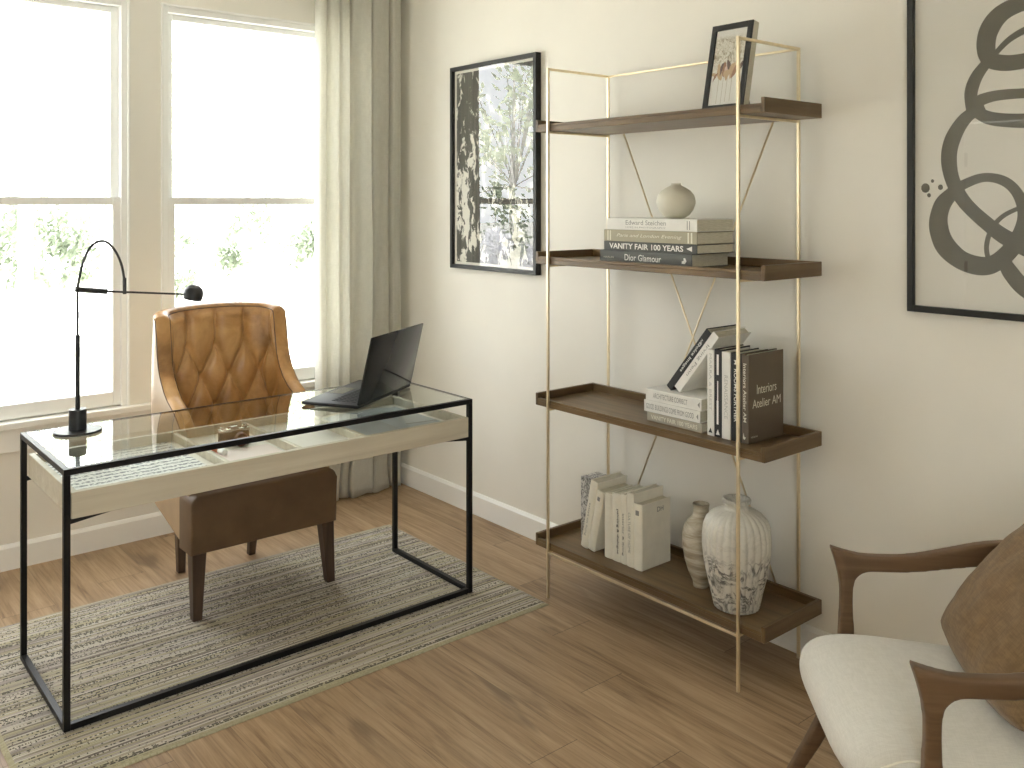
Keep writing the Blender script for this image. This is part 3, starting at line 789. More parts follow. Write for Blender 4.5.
# ------------------------------------------------------------------ books
def bookcloth(name, c, rough=.6): return plain(name, c, rough, var=.05, scale=20, bump=.08, bscale=500)
BC = {'white': bookcloth('white_book_cloth', (.76, .75, .70)), 'cream': bookcloth('cream_book_cloth', (.70, .67, .57)), 'ivory': bookcloth('ivory_book_cloth', (.76, .73, .63)),
      'grey': bookcloth('charcoal_book_cloth', (.095, .098, .088)), 'darkgrey': bookcloth('dark_grey_book_cloth', (.070, .073, .064)), 'tan': bookcloth('khaki_book_cloth', (.36, .33, .235)),
      'black': bookcloth('black_book_cloth', (.018, .018, .018)), 'brown': bookcloth('brown_book_cloth', (.115, .088, .060)), 'stone': bookcloth('stone_book_cloth', (.40, .37, .30))}
def book(label, cover, D, T, H, loc, rx=0, group=None, rz=0, round_=.0):
    """local: spine at x=0 facing -x, thickness along y, height along z"""
    r = thing('book', loc, label, 'book', group, rot=(rx, 0, rz))
    t = .0026
    c = MB().box(0, D, 0, t, 0, H, .0008, 1).box(0, D, T - t, T, 0, H, .0008, 1)
    n = 6; pts = []
    for k in range(n + 1):
        a = PI * k / n; pts.append((.003 - round_ * math.sin(a) - (.003 if 0 < k < n else 0), T / 2 - T / 2 * math.cos(a) if round_ else T * k / n, 0))
    c.box(-.0004 if not round_ else 0, t, .0003, T - .0003, 0, H, .0008, 1)
    if round_:
        b = bmesh.new(); V = []
        for z in (0, H): V.append([b.verts.new((-.0002 - round_ * math.sin(PI * k / 8), T * k / 8 if False else T / 2 - (T / 2) * math.cos(PI * k / 8), z)) for k in range(9)])
        for k in range(8): b.faces.new((V[0][k], V[1][k], V[1][k + 1], V[0][k + 1]))
        for vv in (V[0], V[1][::-1]): b.faces.new(vv)
        bmesh.ops.recalc_face_normals(b, faces=b.faces[:]); c.merge(b)
    c.build('cover', BC[cover], r, smooth=30)
    MB().box(t, D - .005, t, T - t, .004, H - .004).build('pages', M['pages'], r)
    r['_t'] = T
    return r, T, H
def flat_spine(bk, body, mat, wfrac, hfrac, off=0, bold=0, shear=0, voff=0):
    r, T, H = bk
    lettering('spine_lettering', r, body, M[mat], (-.0007, T / 2 + voff, H / 2 + off), (0, 0, 1), (0, 1, 0), wfrac * H, hfrac * T, bold=bold, shear=shear)
def up_spine(bk, body, mat, wfrac, hfrac, off=0, bold=0, dx=.0007, shear=0, voff=0):
    r, T, H = bk
    lettering('spine_lettering', r, body, M[mat], (-dx, T / 2 + voff, H / 2 + off), (0, 0, -1), (0, -1, 0), wfrac * H, hfrac * T, bold=bold, shear=shear)
def mark(bk, mat, pts, name='spine_mark'):
    r, T, H = bk; MB().prism([(-.0008, y, z) for y, z in pts], (.0006, 0, 0)).build(name, M[mat], r)
FL = PI / 2
# second shelf from the top: four lying flat
z2 = SH[2] + SF
X2 = 2.430
B1 = book('dark grey book lowest in the flat stack under the bud vase', 'grey', .205, .046, .431, (X2, 2.394, z2 + .0002), FL, 'books stacked under the bud vase')
flat_spine(B1, 'Dior Glamour', 'whiteink', .40, .50, -.005, .01); 
lettering('spine_lettering', B1[0], 'HARLIN', M['cream_ink'], (-.0007, .020, .045), (0, 0, 1), (0, 1, 0), .05, .007)
mark(B1, 'whiteink', [(.012, .388), (.020, .388), (.024, .398), (.030, .394), (.032, .402), (.022, .408), (.012, .402)])
B2 = book('charcoal book with bold white title second from bottom under the bud vase', 'darkgrey', .205, .0325, .433, (X2, 2.374, z2 + .0466), FL, 'books stacked under the bud vase')
flat_spine(B2, 'VANITY FAIR 100 YEARS', 'whiteink', .80, .62, -.015, .02)
mark(B2, 'whiteink', [(.008, .412), (.026, .412), (.017, .388)])
B3 = book('khaki cloth book with pale script title second from top under the bud vase', 'tan', .205, .042, .433, (X2, 2.374, z2 + .0795), FL, 'books stacked under the bud vase')
flat_spine(B3, 'Paris and London Evening', 'cream_ink', .70, .36, .0, 0, .35)
for zz in (.018, .030, .393, .407): MB().box(-.0008, 0, .003, .039, zz, zz + .006).build('spine_band', M['cream_ink'], B3[0])
B4 = book('white book topmost in the flat stack directly under the bud vase', 'white', .205, .042, .418, (X2, 2.359, z2 + .1219), FL, 'books stacked under the bud vase')
flat_spine(B4, 'Edward Steichen', 'greyink', .45, .40, -.02, .0, 0, .006); flat_spine(B4, 'LIVES IN PHOTOGRAPHY', 'greyink', .45, .13, -.02, 0, 0, -.011)
for zz in (.375, .385): MB().box(-.0008, 0, .006, .036, zz, zz + .003).build('spine_band', M['greyink'], B4[0])
zv = z2 + .1219 + .042
bv = MB().lathe([(.018, 0), (.030, .002), (.047, .013), (.0605, .030), (.068, .052), (.0685, .064), (.064, .082), (.052, .098), (.034, .110), (.021, .116), (.0165, .120), (.0168, .1245)], n=56, inner=[(.013, .1245), (.012, .110), (.001, .095)])
bo = bv.build('bud_vase', M['porcelain'], smooth=True); bo.location = (2.52, 2.107, zv)
tag(bo, 'squat round beige bud vase sitting on the stack of flat books', 'vase')

# third shelf
z3 = SH[1] + SF; X3 = 2.445
C1 = book('taupe book lowest in the flat trio on the third shelf down', 'stone', .165, .031, .244, (X3, 2.176, z3 + .0002), FL, 'books lying flat on the third shelf')
flat_spine(C1, 'VANITY FAIR 100 YEARS', 'cream_ink', .84, .50, 0, .02)
C2 = book('white book in the middle of the flat trio on the third shelf', 'white', .165, .0405, .250, (X3, 2.190, z3 + .0316), FL, 'books lying flat on the third shelf')
flat_spine(C2, 'GOOD BUILDINGS COME FROM GOOD', 'greyink', .85, .46, -.008); mark(C2, 'greyink', [(.010, .242), (.030, .242), (.020, .234)])
C3 = book('white book topmost of the flat trio, under the leaning books', 'white', .165, .0405, .247, (X3, 2.182, z3 + .0725), FL, 'books lying flat on the third shelf')
flat_spine(C3, 'ARCHITECTURE CORRECT', 'greyink', .62, .44, -.012); mark(C3, 'greyink', [(.010, .240), (.030, .240), (.020, .231)])
ztop3 = z3 + .0725 + .0405
phi = math.radians(38.6)
nrm = Vector((0, math.cos(phi), math.sin(phi))); upv = Vector((0, -math.sin(phi), math.cos(phi)))
q = Vector((2.475, 2.053, ztop3 + .0006))                      # lower right corner of the pale leaning book
D2 = book('pale grey book leaning on the upright row, nearest the upright books', 'white', .180, .030, .268, q, phi, 'books leaning on the third shelf')
up_spine(D2, 'Irving Penn', 'greyink', .55, .46, .01)
lettering('cover_lettering', D2[0], 'Irving Penn', M['greyink'], (.085, -.0006, .205), (1, 0, 0), (0, 0, 1), .055, .009)
q1 = q + nrm * .0304; q1.z = q.z; q1 = q1 - Vector((0, 0, 0))
# slide the black one down its neighbour until it meets the stack
base1 = q + nrm * .0304; s_ = (base1.z - q.z) / upv.z; base1 = base1 - upv * s_
D1 = book('black book leaning outermost with its spine sloping over the flat trio', 'black', .180, .026, .280, base1, phi, 'books leaning on the third shelf')
up_spine(D1, 'Dolce Images', 'whiteink', .50, .50, .015, .01); lettering('spine_lettering', D1[0], 'ARTE', M['whiteink'], (-.0007, .013, .225), (0, 0, -1), (0, -1, 0), .03, .008)
g3 = 'books standing upright on the third shelf'
E1 = book('white upright book first from the left in the upright row', 'white', .155, .0285, .285, (X3, 1.8825, z3 + .0002), 0, g3)
up_spine(E1, 'MARRA & BREST', 'paleink', .66, .36, .035); mark(E1, 'ink', [(.007, .010), (.022, .010), (.0145, .026)])
E2 = book('black upright book with white bars second in the upright row', 'black', .157, .029, .289, (X3, 1.8525, z3 + .0002), 0, g3)
MB().box(-.0008, 0, .011, .019, .205, .272).build('spine_band', M['whiteink'], E2[0]); MB().box(-.0008, 0, .013, .017, .120, .185).build('spine_band', M['whiteink'], E2[0]); MB().box(-.0008, 0, .012, .019, .042, .120).build('spine_band', M['whiteink'], E2[0])
mark(E2, 'whiteink', [(.007, .008), (.022, .008), (.0145, .026)])
E3 = book('white upright book in the middle of the upright row', 'white', .150, .0345, .284, (X3, 1.8170, z3 + .0002), 0, g3)
up_spine(E3, 'RENAISSANCE', 'paleink', .50, .40, -.005)
E4 = book('black upright book fourth in the row, behind the brass upright', 'black', .150, .0385, .286, (X3, 1.7765, z3 + .0002), 0, g3)
up_spine(E4, 'M  ROOMS FURTHER', 'whiteink', .70, .36, .02, .01)
E5 = book('brown book at the right end with its front cover showing', 'brown', .193, .0275, .285, (X3, 1.7470, z3 + .0002), 0, g3)
up_spine(E5, 'Interiors Atelier AM', 'cream_ink', .66, .44, .02, .01)
lettering('cover_lettering', E5[0], 'Interiors', M['cream_ink'], (.098, -.0005, .170), (1, 0, 0), (0, 0, 1), .108, .030)
lettering('cover_lettering', E5[0], 'Atelier AM', M['cream_ink'], (.098, -.0005, .125), (1, 0, 0), (0, 0, 1), .155, .028)
lettering('cover_lettering', E5[0], 'RIZZOLI', M['cream_ink'], (.030, -.0005, .020), (1, 0, 0), (0, 0, 1), .035, .005)
mark(E5, 'cream_ink', [(.010, .020), (.015, .012), (.021, .016), (.019, .034), (.016, .022)])

# bottom shelf
z4 = SH[0] + SF; X4 = 2.450; g4 = 'ivory books standing on the bottom shelf'
mb_ = MB().box(-.045, .045, -.028, .028, 0, .245, .0015, 1).build('bookend', M['marble_block']); mb_.location = (2.551, 2.5475, z4 + .0002)
tag(mb_, 'grey veined marble block bookend at the left end of the bottom shelf', 'bookend')
lean = math.radians(12)
F1 = book('ivory book leaning outermost against the bookend side of the row', 'ivory', .160, .037, .268, (X4, 2.4795, z4 + .0004), lean, g4, round_=.006)
up_spine(F1, 'essays on living', 'greyink', .50, .34, -.02, dx=.0075)
F2 = book('cream book leaning second in the bottom shelf row', 'ivory', .150, .036, .238, (X4, 2.4405, z4 + .0004), lean, g4, round_=.006)
MB().box(-.0075, -.006, .012, .024, .200, .215).build('spine_mark', M['greyink'], F2[0])
F3 = book('ivory upright book just right of the two leaning books', 'ivory', .150, .0385, .238, (X4, 2.3505, z4 + .0002), 0, g4, round_=.005)
F4 = book('ivory book with dark lower case title on its spine', 'ivory', .150, .044, .248, (X4, 2.3055, z4 + .0002), 0, g4, round_=.005)
up_spine(F4, 'painting & dialogue', 'ink', .66, .30, -.012, dx=.0066, bold=.01, voff=-.010)
F5 = book('thin ivory book standing fifth in the bottom shelf row', 'ivory', .150, .0255, .254, (X4, 2.2790, z4 + .0002), 0, g4, round_=.004)
up_spine(F5, 'interior & living', 'ink', .60, .36, -.02, dx=.0056, bold=.01); 
F6 = book('tall ivory book second from the right end of the bottom row', 'ivory', .160, .034, .266, (X4, 2.2430, z4 + .0002), 0, g4, round_=.005)
up_spine(F6, 'CULTURE OF HOME', 'greyink', .55, .32, -.01, dx=.0066)
F7 = book('short ivory book at the right end showing its plain front cover', 'ivory', .152, .0395, .236, (X4, 2.2015, z4 + .0002), 0, g4, round_=.006)
MB().box(-.0078, -.006, .012, .027, .196, .213).build('spine_mark', M['greyink'], F7[0])
lettering('cover_lettering', F7[0], 'DH', M['greyink'], (.095, -.0005, .205), (1, 0, 0), (0, 0, 1), .034, .018, bold=.02)

def vase_profile(cx, rows, fwd, zbase): return [(r * fwd / F_PX, z) for r, z in rows]
k1 = 3.137 / F_PX
v1 = MB().lathe([(7.4 * k1, 0), (7.9 * k1, .003), (7.7 * k1, .012), (8.6 * k1, .024), (12.4 * k1, .050), (15.6 * k1, .086), (17.6 * k1, .122), (18.5 * k1, .160), (18.2 * k1, .186), (16.6 * k1, .208), (13.0 * k1, .226), (9.0 * k1, .240), (7.6 * k1, .250), (7.6 * k1, .270), (8.4 * k1, .279), (8.2 * k1, .284)], n=48,
    inner=[(6.6 * k1, .284), (6.2 * k1, .265), (7 * k1, .245), (13 * k1, .21), (13 * k1, .10), (.001, .09)])
o = v1.build('vase', M['clay'], smooth=True); o.location = (2.512, 1.990, z4 + .0003)
tag(o, 'slim weathered clay vase with a narrow neck on the bottom shelf', 'vase')
k2 = 2.981 / F_PX
def flute(th, i, n):
    return 0 if i < 1 or i > 13 else .050 * (abs(math.sin(th * 13)) ** .8 - .6)
v2 = MB().lathe([(20.5 * k2, 0), (22 * k2, .003), (22.6 * k2, .012), (24.4 * k2, .04), (27 * k2, .076), (29.6 * k2, .112), (32 * k2, .155), (33.3 * k2, .200), (33.4 * k2, .232), (32.4 * k2, .262), (29.8 * k2, .285), (25 * k2, .302), (18.5 * k2, .314), (12.5 * k2, .318), (11.2 * k2, .322), (11.4 * k2, .334), (13.8 * k2, .340), (14.4 * k2, .347), (13.8 * k2, .353)], n=220, flute=flute,
    inner=[(10.8 * k2, .352), (9.8 * k2, .330), (12 * k2, .31), (26 * k2, .27), (26 * k2, .1), (.001, .08)])
o = v2.build('vase', M['marble_vase'], smooth=True); o.location = (2.476, 1.816, z4 + .0003)
tag(o, 'large fluted off-white vase with dark marbled veins at the shelf end', 'vase')

# photo frame on the top shelf
z1s = SH[3] + SF
pf = thing('photo_frame', (2.418, 1.833, z1s + .0068), 'small black framed picture of dried flowers standing on the top shelf', 'picture frame', rot=(0, math.atan2(.058, .28), 0))
fw_, fh_, b_ = .162, .297, .020
fm = MB()
for y0, y1, z0, z1 in ((-fw_ / 2, -fw_ / 2 + b_, 0, fh_), (fw_ / 2 - b_, fw_ / 2, 0, fh_), (-fw_ / 2 + b_, fw_ / 2 - b_, 0, b_), (-fw_ / 2 + b_, fw_ / 2 - b_, fh_ - b_, fh_)): fm.box(0, .006, y0, y1, z0, z1, .0008, 1)
fm.build('frame_face', M['frameblack'], pf)
MB().box(.006, .032, -fw_ / 2, fw_ / 2, 0, fh_, .0008, 1).build('frame_body', M['palewood'], pf, label='pale wooden sides of the frame')
MB().box(.0045, .0062, -fw_ / 2 + b_, fw_ / 2 - b_, b_, fh_ - b_).build('picture', M['photo'], pf)
def blot(name, mat, y, z, ry, rz, tilt):
    b = bmesh.new(); vs_ = []
    for k in range(18):
        a = 2 * PI * k / 18; rr = 1 + .16 * math.sin(3 * a + y * 300) ; a0, b0 = ry * rr * math.cos(a) * (1 - .5 * max(0, -math.sin(a))), rz * rr * math.sin(a)
        vs_.append(b.verts.new((.0040 - .00003 * len(blots), y + a0 * math.cos(tilt) - b0 * math.sin(tilt), z + a0 * math.sin(tilt) + b0 * math.cos(tilt))))
    b.faces.new(vs_); blots.append(1); m_ = MB(); m_.merge(b); m_.build(name, M[mat], pf)
blots = []
for (y, z, l, t) in ((.030, .026, .10, .12), (.012, .024, .105, -.02), (-.004, .03, .10, -.14), (-.022, .03, .11, -.22)):
    MB().box(.0041, .0043, y - .0006, y + .0006, z, z + l).build('printed_stem', M['stem_ink'], pf)
for (mat, y, z, ry, rz, t) in (('petal_tan', .026, .132, .010, .026, -.25), ('petal_dark', .020, .146, .006, .020, .2), ('petal_rust', .010, .140, .009, .022, 0), ('petal_pink', .004, .142, .006, .014, .1), ('petal_dark', -.004, .150, .007, .022, -.2),
                               ('petal_tan', -.016, .138, .010, .024, .2), ('petal_rust', -.024, .130, .007, .020, .35), ('petal_dark', -.046, .150, .006, .012, .3), ('petal_tan', .046, .128, .013, .005, .2), ('petal_rust', .040, .120, .004, .014, .5), ('petal_tan', .001, .124, .012, .016, 0)):
    blot('printed_petal', mat, y * 1.15, z - .002, ry * 1.05, rz * 1.15, t)
MB().box(.003, .0035, -fw_ / 2 + b_, fw_ / 2 - b_, b_, fh_ - b_).build('glass', M['glass_art'], pf)
st = MB().box(-.002, .002, -.02, .02, -.235, 0, .0008, 1); st.transform(Matrix.Translation((.034, 0, .235)) @ Matrix.Rotation(math.radians(-24.5), 4, 'Y')); st.build('easel_strut', M['frameblack'], pf)

# ------------------------------------------------------------------ wall art
def art(name, label, y0, y1, z0, z1, depth, fwid, cat='wall art'):
    r = thing(name, (XE, (y0 + y1) / 2, z0), label, cat)
    xf = XE - depth; m = MB()
    for a, b, c, d_ in ((y0, y0 + fwid, z0, z1), (y1 - fwid, y1, z0, z1), (y0 + fwid, y1 - fwid, z0, z0 + fwid), (y0 + fwid, y1 - fwid, z1 - fwid, z1)): m.box(xf, XE - .002, a, b, c, d_, .001, 1)
    m.build('frame', M['frameblack'], r, world=True)
    MB().box(xf + .006, xf + .008, y0 + fwid, y1 - fwid, z0 + fwid, z1 - fwid).build('glass', M['glass_art'], r, world=True)
    return r, xf
a1, xf = art('framed_painting', 'tall black framed abstract black and white painting reflecting the window', 3.047, 3.697, 1.193, 2.190, .034, .020)
MB().box(xf + .018, xf + .020, 3.062, 3.682, 1.208, 2.175).build('mat', M['mat_board'], a1, world=True)
MB().box(xf + .0172, xf + .018, 3.082, 3.662, 1.226, 2.157).build('painting', M['splatter'], a1, world=True)
a2, xf = art('framed_print', 'large black framed print of looping olive grey brush rings on cream', .70, 1.352, 1.190, 2.190, .030, .019)
MB().box(xf + .016, xf + .018, .715, 1.337, 1.205, 2.175).build('paper', plain('cream_art_paper', (.80, .785, .715), .85, var=.03, scale=5), a2, world=True)
XR = xf + .0155
layer = [0]
def stroke(pts, closed=False):
    """a brush stroke through (u, v, width) points of the print, laid on the paper"""
    c = catmull(pts, 10, closed); n = len(c); b = bmesh.new(); V = []; layer[0] += 1; xx = XR - .00005 * layer[0]
    for k, p in enumerate(c):
        q0, q1 = (c[k - 1], c[(k + 1) % n]) if closed else (c[max(k - 1, 0)], c[min(k + 1, n - 1)])
        t = Vector((q1.x - q0.x, q1.y - q0.y)).normalized(); nn = Vector((-t.y, t.x)); pr_ = []
        for sg in (-.5, .5):
            wv = p.z * (1 + .05 * mnoise.noise(Vector((k * .13, sg, layer[0]))))
            q = on_x(p.x + nn.x * wv * sg, p.y + nn.y * wv * sg, xx); q.y = max(.722, min(1.33, q.y)); q.z = max(1.212, min(2.165, q.z)); pr_.append(b.verts.new(q))
        V.append(pr_)
    for k in range(n if closed else n - 1):
        a, d_ = V[k], V[(k + 1) % n]; b.faces.new((a[0], a[1], d_[1], d_[0]))
    m = MB(); m.merge(b); return m.build('brush_ring', M['brush'], a2, world=True)
stroke([(1120, 30, 13), (1090, 5, 14), (1055, -3, 15), (1024, 3, 15), (1002, 13, 17), (989, 30, 19), (986, 48, 19), (991, 60, 17), (1008, 63, 16), (1035, 59, 15), (1075, 52, 13), (1110, 45, 12)], True)
stroke([(1100, 14, 6), (1060, 19, 7), (1030, 28, 7), (1010, 39, 6), (995, 54, 5)])
stroke([(989, 60, 9), (977, 76, 12), (971, 93, 13), (972, 110, 12)])
stroke([(1090, 98, 9), (1060, 93, 10), (1020, 93.5, 10), (990, 97, 11), (973.5, 106, 12), (986, 117, 13), (1010, 120.5, 14), (1040, 119.5, 14), (1075, 111, 11)], True)
stroke([(985, 108, 8), (968, 116, 12), (955, 134, 15), (949, 155, 16), (952, 178, 15), (963, 200, 14), (985, 222, 14), (1010, 240, 16), (1045, 252, 18), (1090, 240, 17), (1118, 200, 15), (1110, 150, 13), (1080, 118, 11)])
stroke([(961, 186, 10), (984, 177.5, 9), (1006, 182, 10), (1020, 198, 12), (1024, 220, 14), (1013, 247, 17), (991, 265, 18), (965, 262, 19), (945.5, 246, 20), (938.5, 225, 19), (942, 206, 17), (952, 193, 13)], True)
stroke([(989.5, 264, 5), (986.5, 246, 5), (993, 227, 5), (1008, 213, 4.5), (1034, 206, 4), (1060, 218, 4)])
stroke([(1003, 258, 12), (1010, 272, 16), (1026, 289, 17), (1055, 303, 18), (1095, 296, 17), (1120, 262, 15), (1100, 220, 12)])
for (u, v, r_) in ((925.5, 188, 4.3), (932.5, 181, 1.6), (940.5, 187.2, 2.5), (929, 195.3, 1.9)):
    b = bmesh.new(); layer[0] += 1
    b.faces.new([b.verts.new(on_x(u + r_ * math.cos(k * PI / 12) * (1 + .08 * math.sin(3 * k)), v + r_ * 1.1 * math.sin(k * PI / 12), XR - .00005 * layer[0])) for k in range(24)])
    m = MB(); m.merge(b); m.build('ink_spot', M['brush'], a2, world=True)

# ------------------------------------------------------------------ armchair (local: +y forward, +x toward the wall side)
AC = (1.9335, 1.0719, 0)
ac = thing('armchair', AC, 'walnut framed lounge armchair with off-white seat cushion beside the wall', 'armchair', rot=(0, 0, PI / 4))
topE = [(0, .632), (.028, .623), (.078, .612), (.128, .610), (.178, .6115), (.228, .618), (.302, .634), (.376, .650), (.44, .656), (.52, .652), (.60, .640), (.64, .630)]
botE = [(.645, .608), (.60, .606), (.50, .606), (.388, .594), (.302, .584), (.215, .5725), (.150, .570), (.110, .5695), (.088, .567), (.070, .557), (.060, .538), (.057, .500), (.058, .455), (.060, .40), (.056, .33), (.036, .25), (-.004, .155), (-.055, .070), (-.104, .0004)]
lefE = [(-.128, .0004), (-.098, .060), (-.052, .145), (-.012, .235), (.014, .33), (.022, .40), (.025, .455), (.0265, .505), (.025, .535), (.020, .565), (.011, .598), (.003, .622)]
def smooth_pts(l): return [Vector((p[0], p[1], 0)) for p in l]
outl = catmull(smooth_pts(topE), 4) + catmull(smooth_pts(botE), 4) + catmull(smooth_pts(lefE), 4)
for sx in (-1, 1):
    m = MB(); x0 = sx * .3014
    m.prism([(x0 - .0165, -p.x, p.y) for p in outl], (.033, 0, 0))
    af = m.build('arm_frame', M['armwood'], ac, smooth=True)
    md = af.modifiers.new('carve', 'REMESH'); md.mode = 'VOXEL'; md.voxel_size = .0042; md.use_smooth_shade = True
    md = af.modifiers.new('sand', 'SMOOTH'); md.factor = .5; md.iterations = 15
    rl = catmull([(x0, -.60, .615), (x0, -.605, .50), (x0, -.62, .36), (x0, -.68, .18), (x0, -.74, .0004)], 5)
    MB().tube(rl, [.013 + .006 * math.sin(PI * min(1, i / (len(rl) - 1) * 1.2)) for i in range(len(rl))], 14).build('rear_leg', M['armwood'], ac, smooth=50)
    MB().box(x0 - .011, x0 + .011, -.60, -.045, .285, .325, .006).build('side_rail', M['armwood'], ac, smooth=40)
MB().box(-.288, .288, -.062, -.038, .270, .312, .006).build('front_rail', M['armwood'], ac, smooth=40)
MB().box(-.288, .288, -.56, -.535, .30, .375, .006).build('back_rail', M['armwood'], ac, smooth=40)
def superbox(hx, hy, hz, e, nu=40, nv=64, cz=0, crown=0):
    """rounded cushion block"""
    pts = []
    def sp(c, p): return math.copysign(abs(c) ** p, c)
    for i in range(nu + 1):
        la = -PI / 2 + PI * i / nu; row = []
        for j in range(nv + 1):
            lo_ = 2 * PI * j / nv
            x = hx * sp(math.cos(la), e[1]) * sp(math.cos(lo_), e[0]); y = hy * sp(math.cos(la), e[1]) * sp(math.sin(lo_), e[0]); z = hz * sp(math.sin(la), e[2])
            z += crown * (1 - (x / hx) ** 2) * (1 - (y / hy) ** 2) * (1 if z > 0 else 0)
            row.append((x, y, z))
        pts.append(row)
    return pts
sc_ = MB().grid(superbox(.278, .310, .086, (.38, .52, .88), crown=.010)); sc_.transform(Matrix.Translation((-.002, -.200, .356)) @ Matrix.Rotation(math.radians(5.5), 4, 'X'))
cush = sc_.build('seat_cushion', M['seatlinen'], ac, smooth=True)
tie = catmull([(-.279, -.075, .395), (-.288, -.055, .418), (-.287, -.020, .430), (-.285, .02, .424), (-.280, .055, .402), (-.279, .07, .37)], 6)
MB().tube(tie, .0022, 8).build('piping_cord', M['piping'], cush, smooth=True)
# reclined backrest: cushion on a slatted frame
br = Matrix.Translation((0, -.475, .36)) @ Matrix.Rotation(math.radians(19), 4, 'X')
bc = MB().grid(superbox(.255, .052, .235, (.3, .35, .35))); bc.transform(br @ Matrix.Translation((0, .0, .27))); bc.build('back_cushion', M['seatlinen'], ac, smooth=True)
for sx in (-1, 1):
    m = MB().box(-.012, .012, -.075, -.053, 0, .52, .006); m.transform(br @ Matrix.Translation((sx * .235, 0, 0))); m.build('back_post', M['armwood'], ac, smooth=40)
for z in (.10, .29, .48):
    m = MB().box(-.223, .223, -.071, -.057, z, z + .035, .004); m.transform(br); m.build('back_slat', M['armwood'], ac, smooth=40)

# throw pillow leaning in the armchair
def pillow(hw, hh, t):
    front, back_ = [], []
    n = 40
    for sgn, store in ((1, front), (-1, back_)):
        for j in range(n + 1):
            v = -1 + 2 * j / n; row = []
            for i in range(n + 1):
                u = -1 + 2 * i / n
                pin = 1 - .055 * (1 - v * v) * abs(u) ** 2; pin2 = 1 - .055 * (1 - u * u) * abs(v) ** 2
                hgt = t * (max(0, 1 - abs(u) ** 2.6) * max(0, 1 - abs(v) ** 2.6)) ** .55
                wr = .006 * mnoise.noise(Vector((u * 2.3, v * 2.3, sgn * 3))) + .003 * mnoise.noise(Vector((u * 6, v * 6, sgn)))
                rc = 1 - .17 * (abs(u) * abs(v)) ** 2.0
                row.append((u * hw * pin * rc, sgn * (hgt + (wr if abs(u) < .98 and abs(v) < .98 else 0)), v * hh * pin2 * rc))
            store.append(row)
    m = MB().grid(front, True); m.grid(back_)
    bmesh.ops.remove_doubles(m.bm, verts=m.bm.verts[:], dist=.0004); return m
pl = pillow(.270, .240, .068)
plo = pl.build('throw_pillow', M['pillow'], smooth=True)
mw = Matrix.Translation(AC) @ Matrix.Rotation(PI / 4, 4, 'Z') @ Matrix.Translation((-.026, -.375, .628)) @ Matrix.Rotation(math.radians(42), 4, 'X') @ Matrix.Rotation(math.radians(-2), 4, 'Y')
plo.location = mw.translation; plo.rotation_euler = mw.to_euler()
tag(plo, 'brown linen throw pillow leaning back in the walnut armchair', 'pillow')

# ------------------------------------------------------------------ outdoors
tag(MB().box(-60, 60, -40, 70, -.55, -.5).build('ground', M['lawn']), kind='structure')
def leaves(mb, c, rad, n, size, hollow=.55, seed=0):
    rr = random.Random(seed); b = bmesh.new()
    for _ in range(n):
        while True:
            d = Vector((rr.uniform(-1, 1), rr.uniform(-1, 1), rr.uniform(-1, 1)))
            if hollow < d.length < 1: break
        p = Vector(c) + Vector((d.x * rad[0], d.y * rad[1], d.z * rad[2]))
        a = Vector((rr.uniform(-1, 1), rr.uniform(-1, 1), rr.uniform(-1, 1))).normalized(); e = a.orthogonal().normalized()
        s = size * rr.uniform(.6, 1.3); f = a.cross(e)
        v = [b.verts.new(p - e * s), b.verts.new(p + a * s * .45 + f * s * .1), b.verts.new(p + e * s), b.verts.new(p - a * s * .45 + f * s * .1)]
        b.faces.new(v)
    return mb.merge(b)
def gp(u, y): d = ray(u, 202); return d[0] / d[1] * y
def shrub(u, y, h, wd, seed, label, green=700, white=260, x=None):
    x = gp(u, y) if x is None else x; r = thing('garden_shrub', (x, y, -.5), label, 'shrub', 'shrubs along the lawn'); rr = random.Random(seed)
    g = MB(); wmb = MB(); st = MB()
    for k in range(7):
        c = (rr.uniform(-wd, wd) * .6, rr.uniform(-.4, .4), h * rr.uniform(.55, .95)); leaves(g, c, (wd * .38, .4, h * .16), green // 7, .07, .2, seed * 31 + k)
        st.tube([(c[0] * .2, c[1] * .2, 0), (c[0] * .7, c[1], h * .4), c], [.03, .02, .008], 6)
    for k in range(6):
        c = (rr.uniform(-wd, wd) * .8, rr.uniform(-.6, .1), h * rr.uniform(.3, .8)); leaves(wmb, c, (wd * .25, .3, h * .13), white // 6, .07, 0, seed * 57 + k)
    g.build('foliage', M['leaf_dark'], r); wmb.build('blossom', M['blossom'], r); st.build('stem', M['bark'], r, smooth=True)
shrub(5, 12.5, 2.0, .42, 1, 'flowering green shrub at the far left edge of the left window')
shrub(58, 14.0, 2.0, .72, 2, 'flowering green shrub right of the white post in the left window', 1000)
shrub(178, 12.5, 1.7, .50, 3, 'green shrub by the left edge of the right hand window', 600)
shrub(232, 14.5, 1.75, .45, 4, 'sparse green shrub in the middle of the right hand window', 420)
shrub(262, 17.0, 2.1, .55, 5, 'sparse shrub above the tufted chair in the right hand window', 380)
shrub(303, 14.0, 1.7, .62, 6, 'wide green shrub beside the curtain edge of the right window', 800)
shrub(0, 13, 2.2, .9, 7, 'white flowering shrub mirrored low in the glass of the black and white painting', 350, 900, x=-5.1)
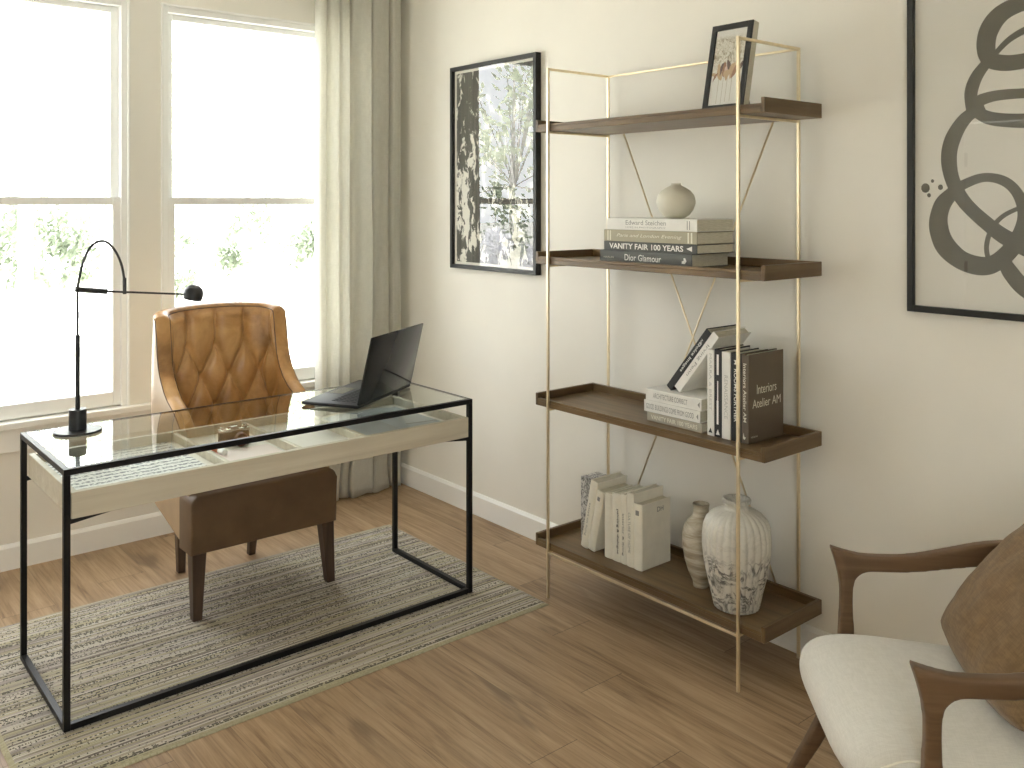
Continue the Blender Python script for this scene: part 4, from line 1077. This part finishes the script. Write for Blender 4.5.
def tree(x, y, h, cr, seed, label, nl=150):
    r = thing('tree', (x, y, -.5), label, 'tree', 'trees beyond the lawn'); rr = random.Random(seed); g = MB(); t = MB()
    t.tube([(0, 0, 0), (.1, 0, h * .3), (-.05, .1, h * .6), (0, 0, h * .9)], [.12, .09, .05, .02], 8)
    for k in range(26):
        c = (rr.uniform(-cr, cr), rr.uniform(-cr, cr), h * rr.uniform(.30, 1.05)); leaves(g, c, (cr * .38, cr * .38, h * .1), nl, .15, .2, seed * 91 + k)
        t.tube([(0, 0, h * .35), (c[0] * .6, c[1] * .6, c[2] - .3), c], [.02, .014, .006], 5)
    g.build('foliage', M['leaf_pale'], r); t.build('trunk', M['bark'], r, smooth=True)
tree(gp(40, 24), 24, 7.0, 2.3, 11, 'pale leafy tree behind the shrubs of the left window')
tree(gp(205, 27), 27, 7.5, 2.5, 12, 'pale leafy tree left of centre in the right window')
tree(gp(300, 20), 20, 6.2, 2.2, 13, 'pale leafy tree beside the curtain edge in the right window')
tree(-10.6, 19, 7.0, 2.6, 14, 'pale leafy tree mirrored in the glass of the black and white painting', 40)
px_ = gp(25.5, 9.5)
tag(MB().box(px_ - .055, px_ + .055, 9.445, 9.555, -.5, 2.9, .006).box(px_ - .08, px_ + .08, 9.42, 9.58, -.5, -.32, .006).build('porch_post', M['postwhite']), 'white square post standing on the lawn outside the left window', 'post')

# ------------------------------------------------------------------ light
wd = bpy.data.worlds.new('overcast_sky'); scene.world = wd; wd.use_nodes = True
bg = wd.node_tree.nodes['Background']; bg.inputs['Color'].default_value = (.95, .98, 1.0, 1); bg.inputs['Strength'].default_value = 13.0
for k, (a, b) in enumerate((W1, W2)):
    l = bpy.data.lights.new('window_portal', 'AREA'); l.shape = 'RECTANGLE'; l.size = b - a; l.size_y = WTOP - WB; l.cycles.is_portal = True
    o = bpy.data.objects.new('window_portal', l); COL.objects.link(o); o.location = ((a + b) / 2, YN + .10, (WTOP + WB) / 2); o.rotation_euler = (-PI / 2, 0, 0)

l = bpy.data.lights.new('window_portal', 'AREA'); l.shape = 'RECTANGLE'; l.size = VT - VB; l.size_y = V1 - V0; l.cycles.is_portal = True
o = bpy.data.objects.new('window_portal', l); COL.objects.link(o); o.location = (XW - .10, (V0 + V1) / 2, (VT + VB) / 2); o.rotation_euler = (0, -PI / 2, 0)
l = bpy.data.lights.new('window_portal', 'AREA'); l.shape = 'RECTANGLE'; l.size = S1 - S0; l.size_y = STP - SB; l.cycles.is_portal = True
o = bpy.data.objects.new('window_portal', l); COL.objects.link(o); o.location = ((S0 + S1) / 2, YS - .10, (STP + SB) / 2); o.rotation_euler = (PI / 2, 0, 0)
sl = bpy.data.lights.new('sun', 'SUN'); sl.energy = 55; sl.angle = math.radians(1.2); sl.color = (1, .985, .96)
so = bpy.data.objects.new('sun', sl); COL.objects.link(so); so.location = (8, -6, 12)
so.rotation_euler = Vector((-.60, .30, -.78)).to_track_quat('-Z', 'Y').to_euler()      # from behind the house: lights the garden, not the room
# ------------------------------------------------------------------ camera and view
cd = bpy.data.cameras.new('camera_view'); cd.sensor_width = 36; cd.lens = 36 * F_PX / 1024; cd.shift_y = -(384 - HORIZON) / 1024; cd.clip_start = .02; cd.clip_end = 200
co = bpy.data.objects.new('camera_view', cd); COL.objects.link(co); co.location = (0, 0, HC); co.rotation_euler = (PI / 2, 0, YAW - PI / 2)
scene.camera = co
vs = scene.view_settings; vs.view_transform = 'Standard'; vs.look = 'None'; vs.gamma = 1; vs.use_curve_mapping = False; vs.exposure = -0.9
cy = scene.cycles; cy.use_denoising = True; cy.max_bounces = 14; cy.diffuse_bounces = 8; cy.glossy_bounces = 6; cy.transparent_max_bounces = 24; cy.sample_clamp_indirect = 8; cy.caustics_reflective = False
for o in list(bpy.data.objects):
    if '_t' in o: del o['_t']
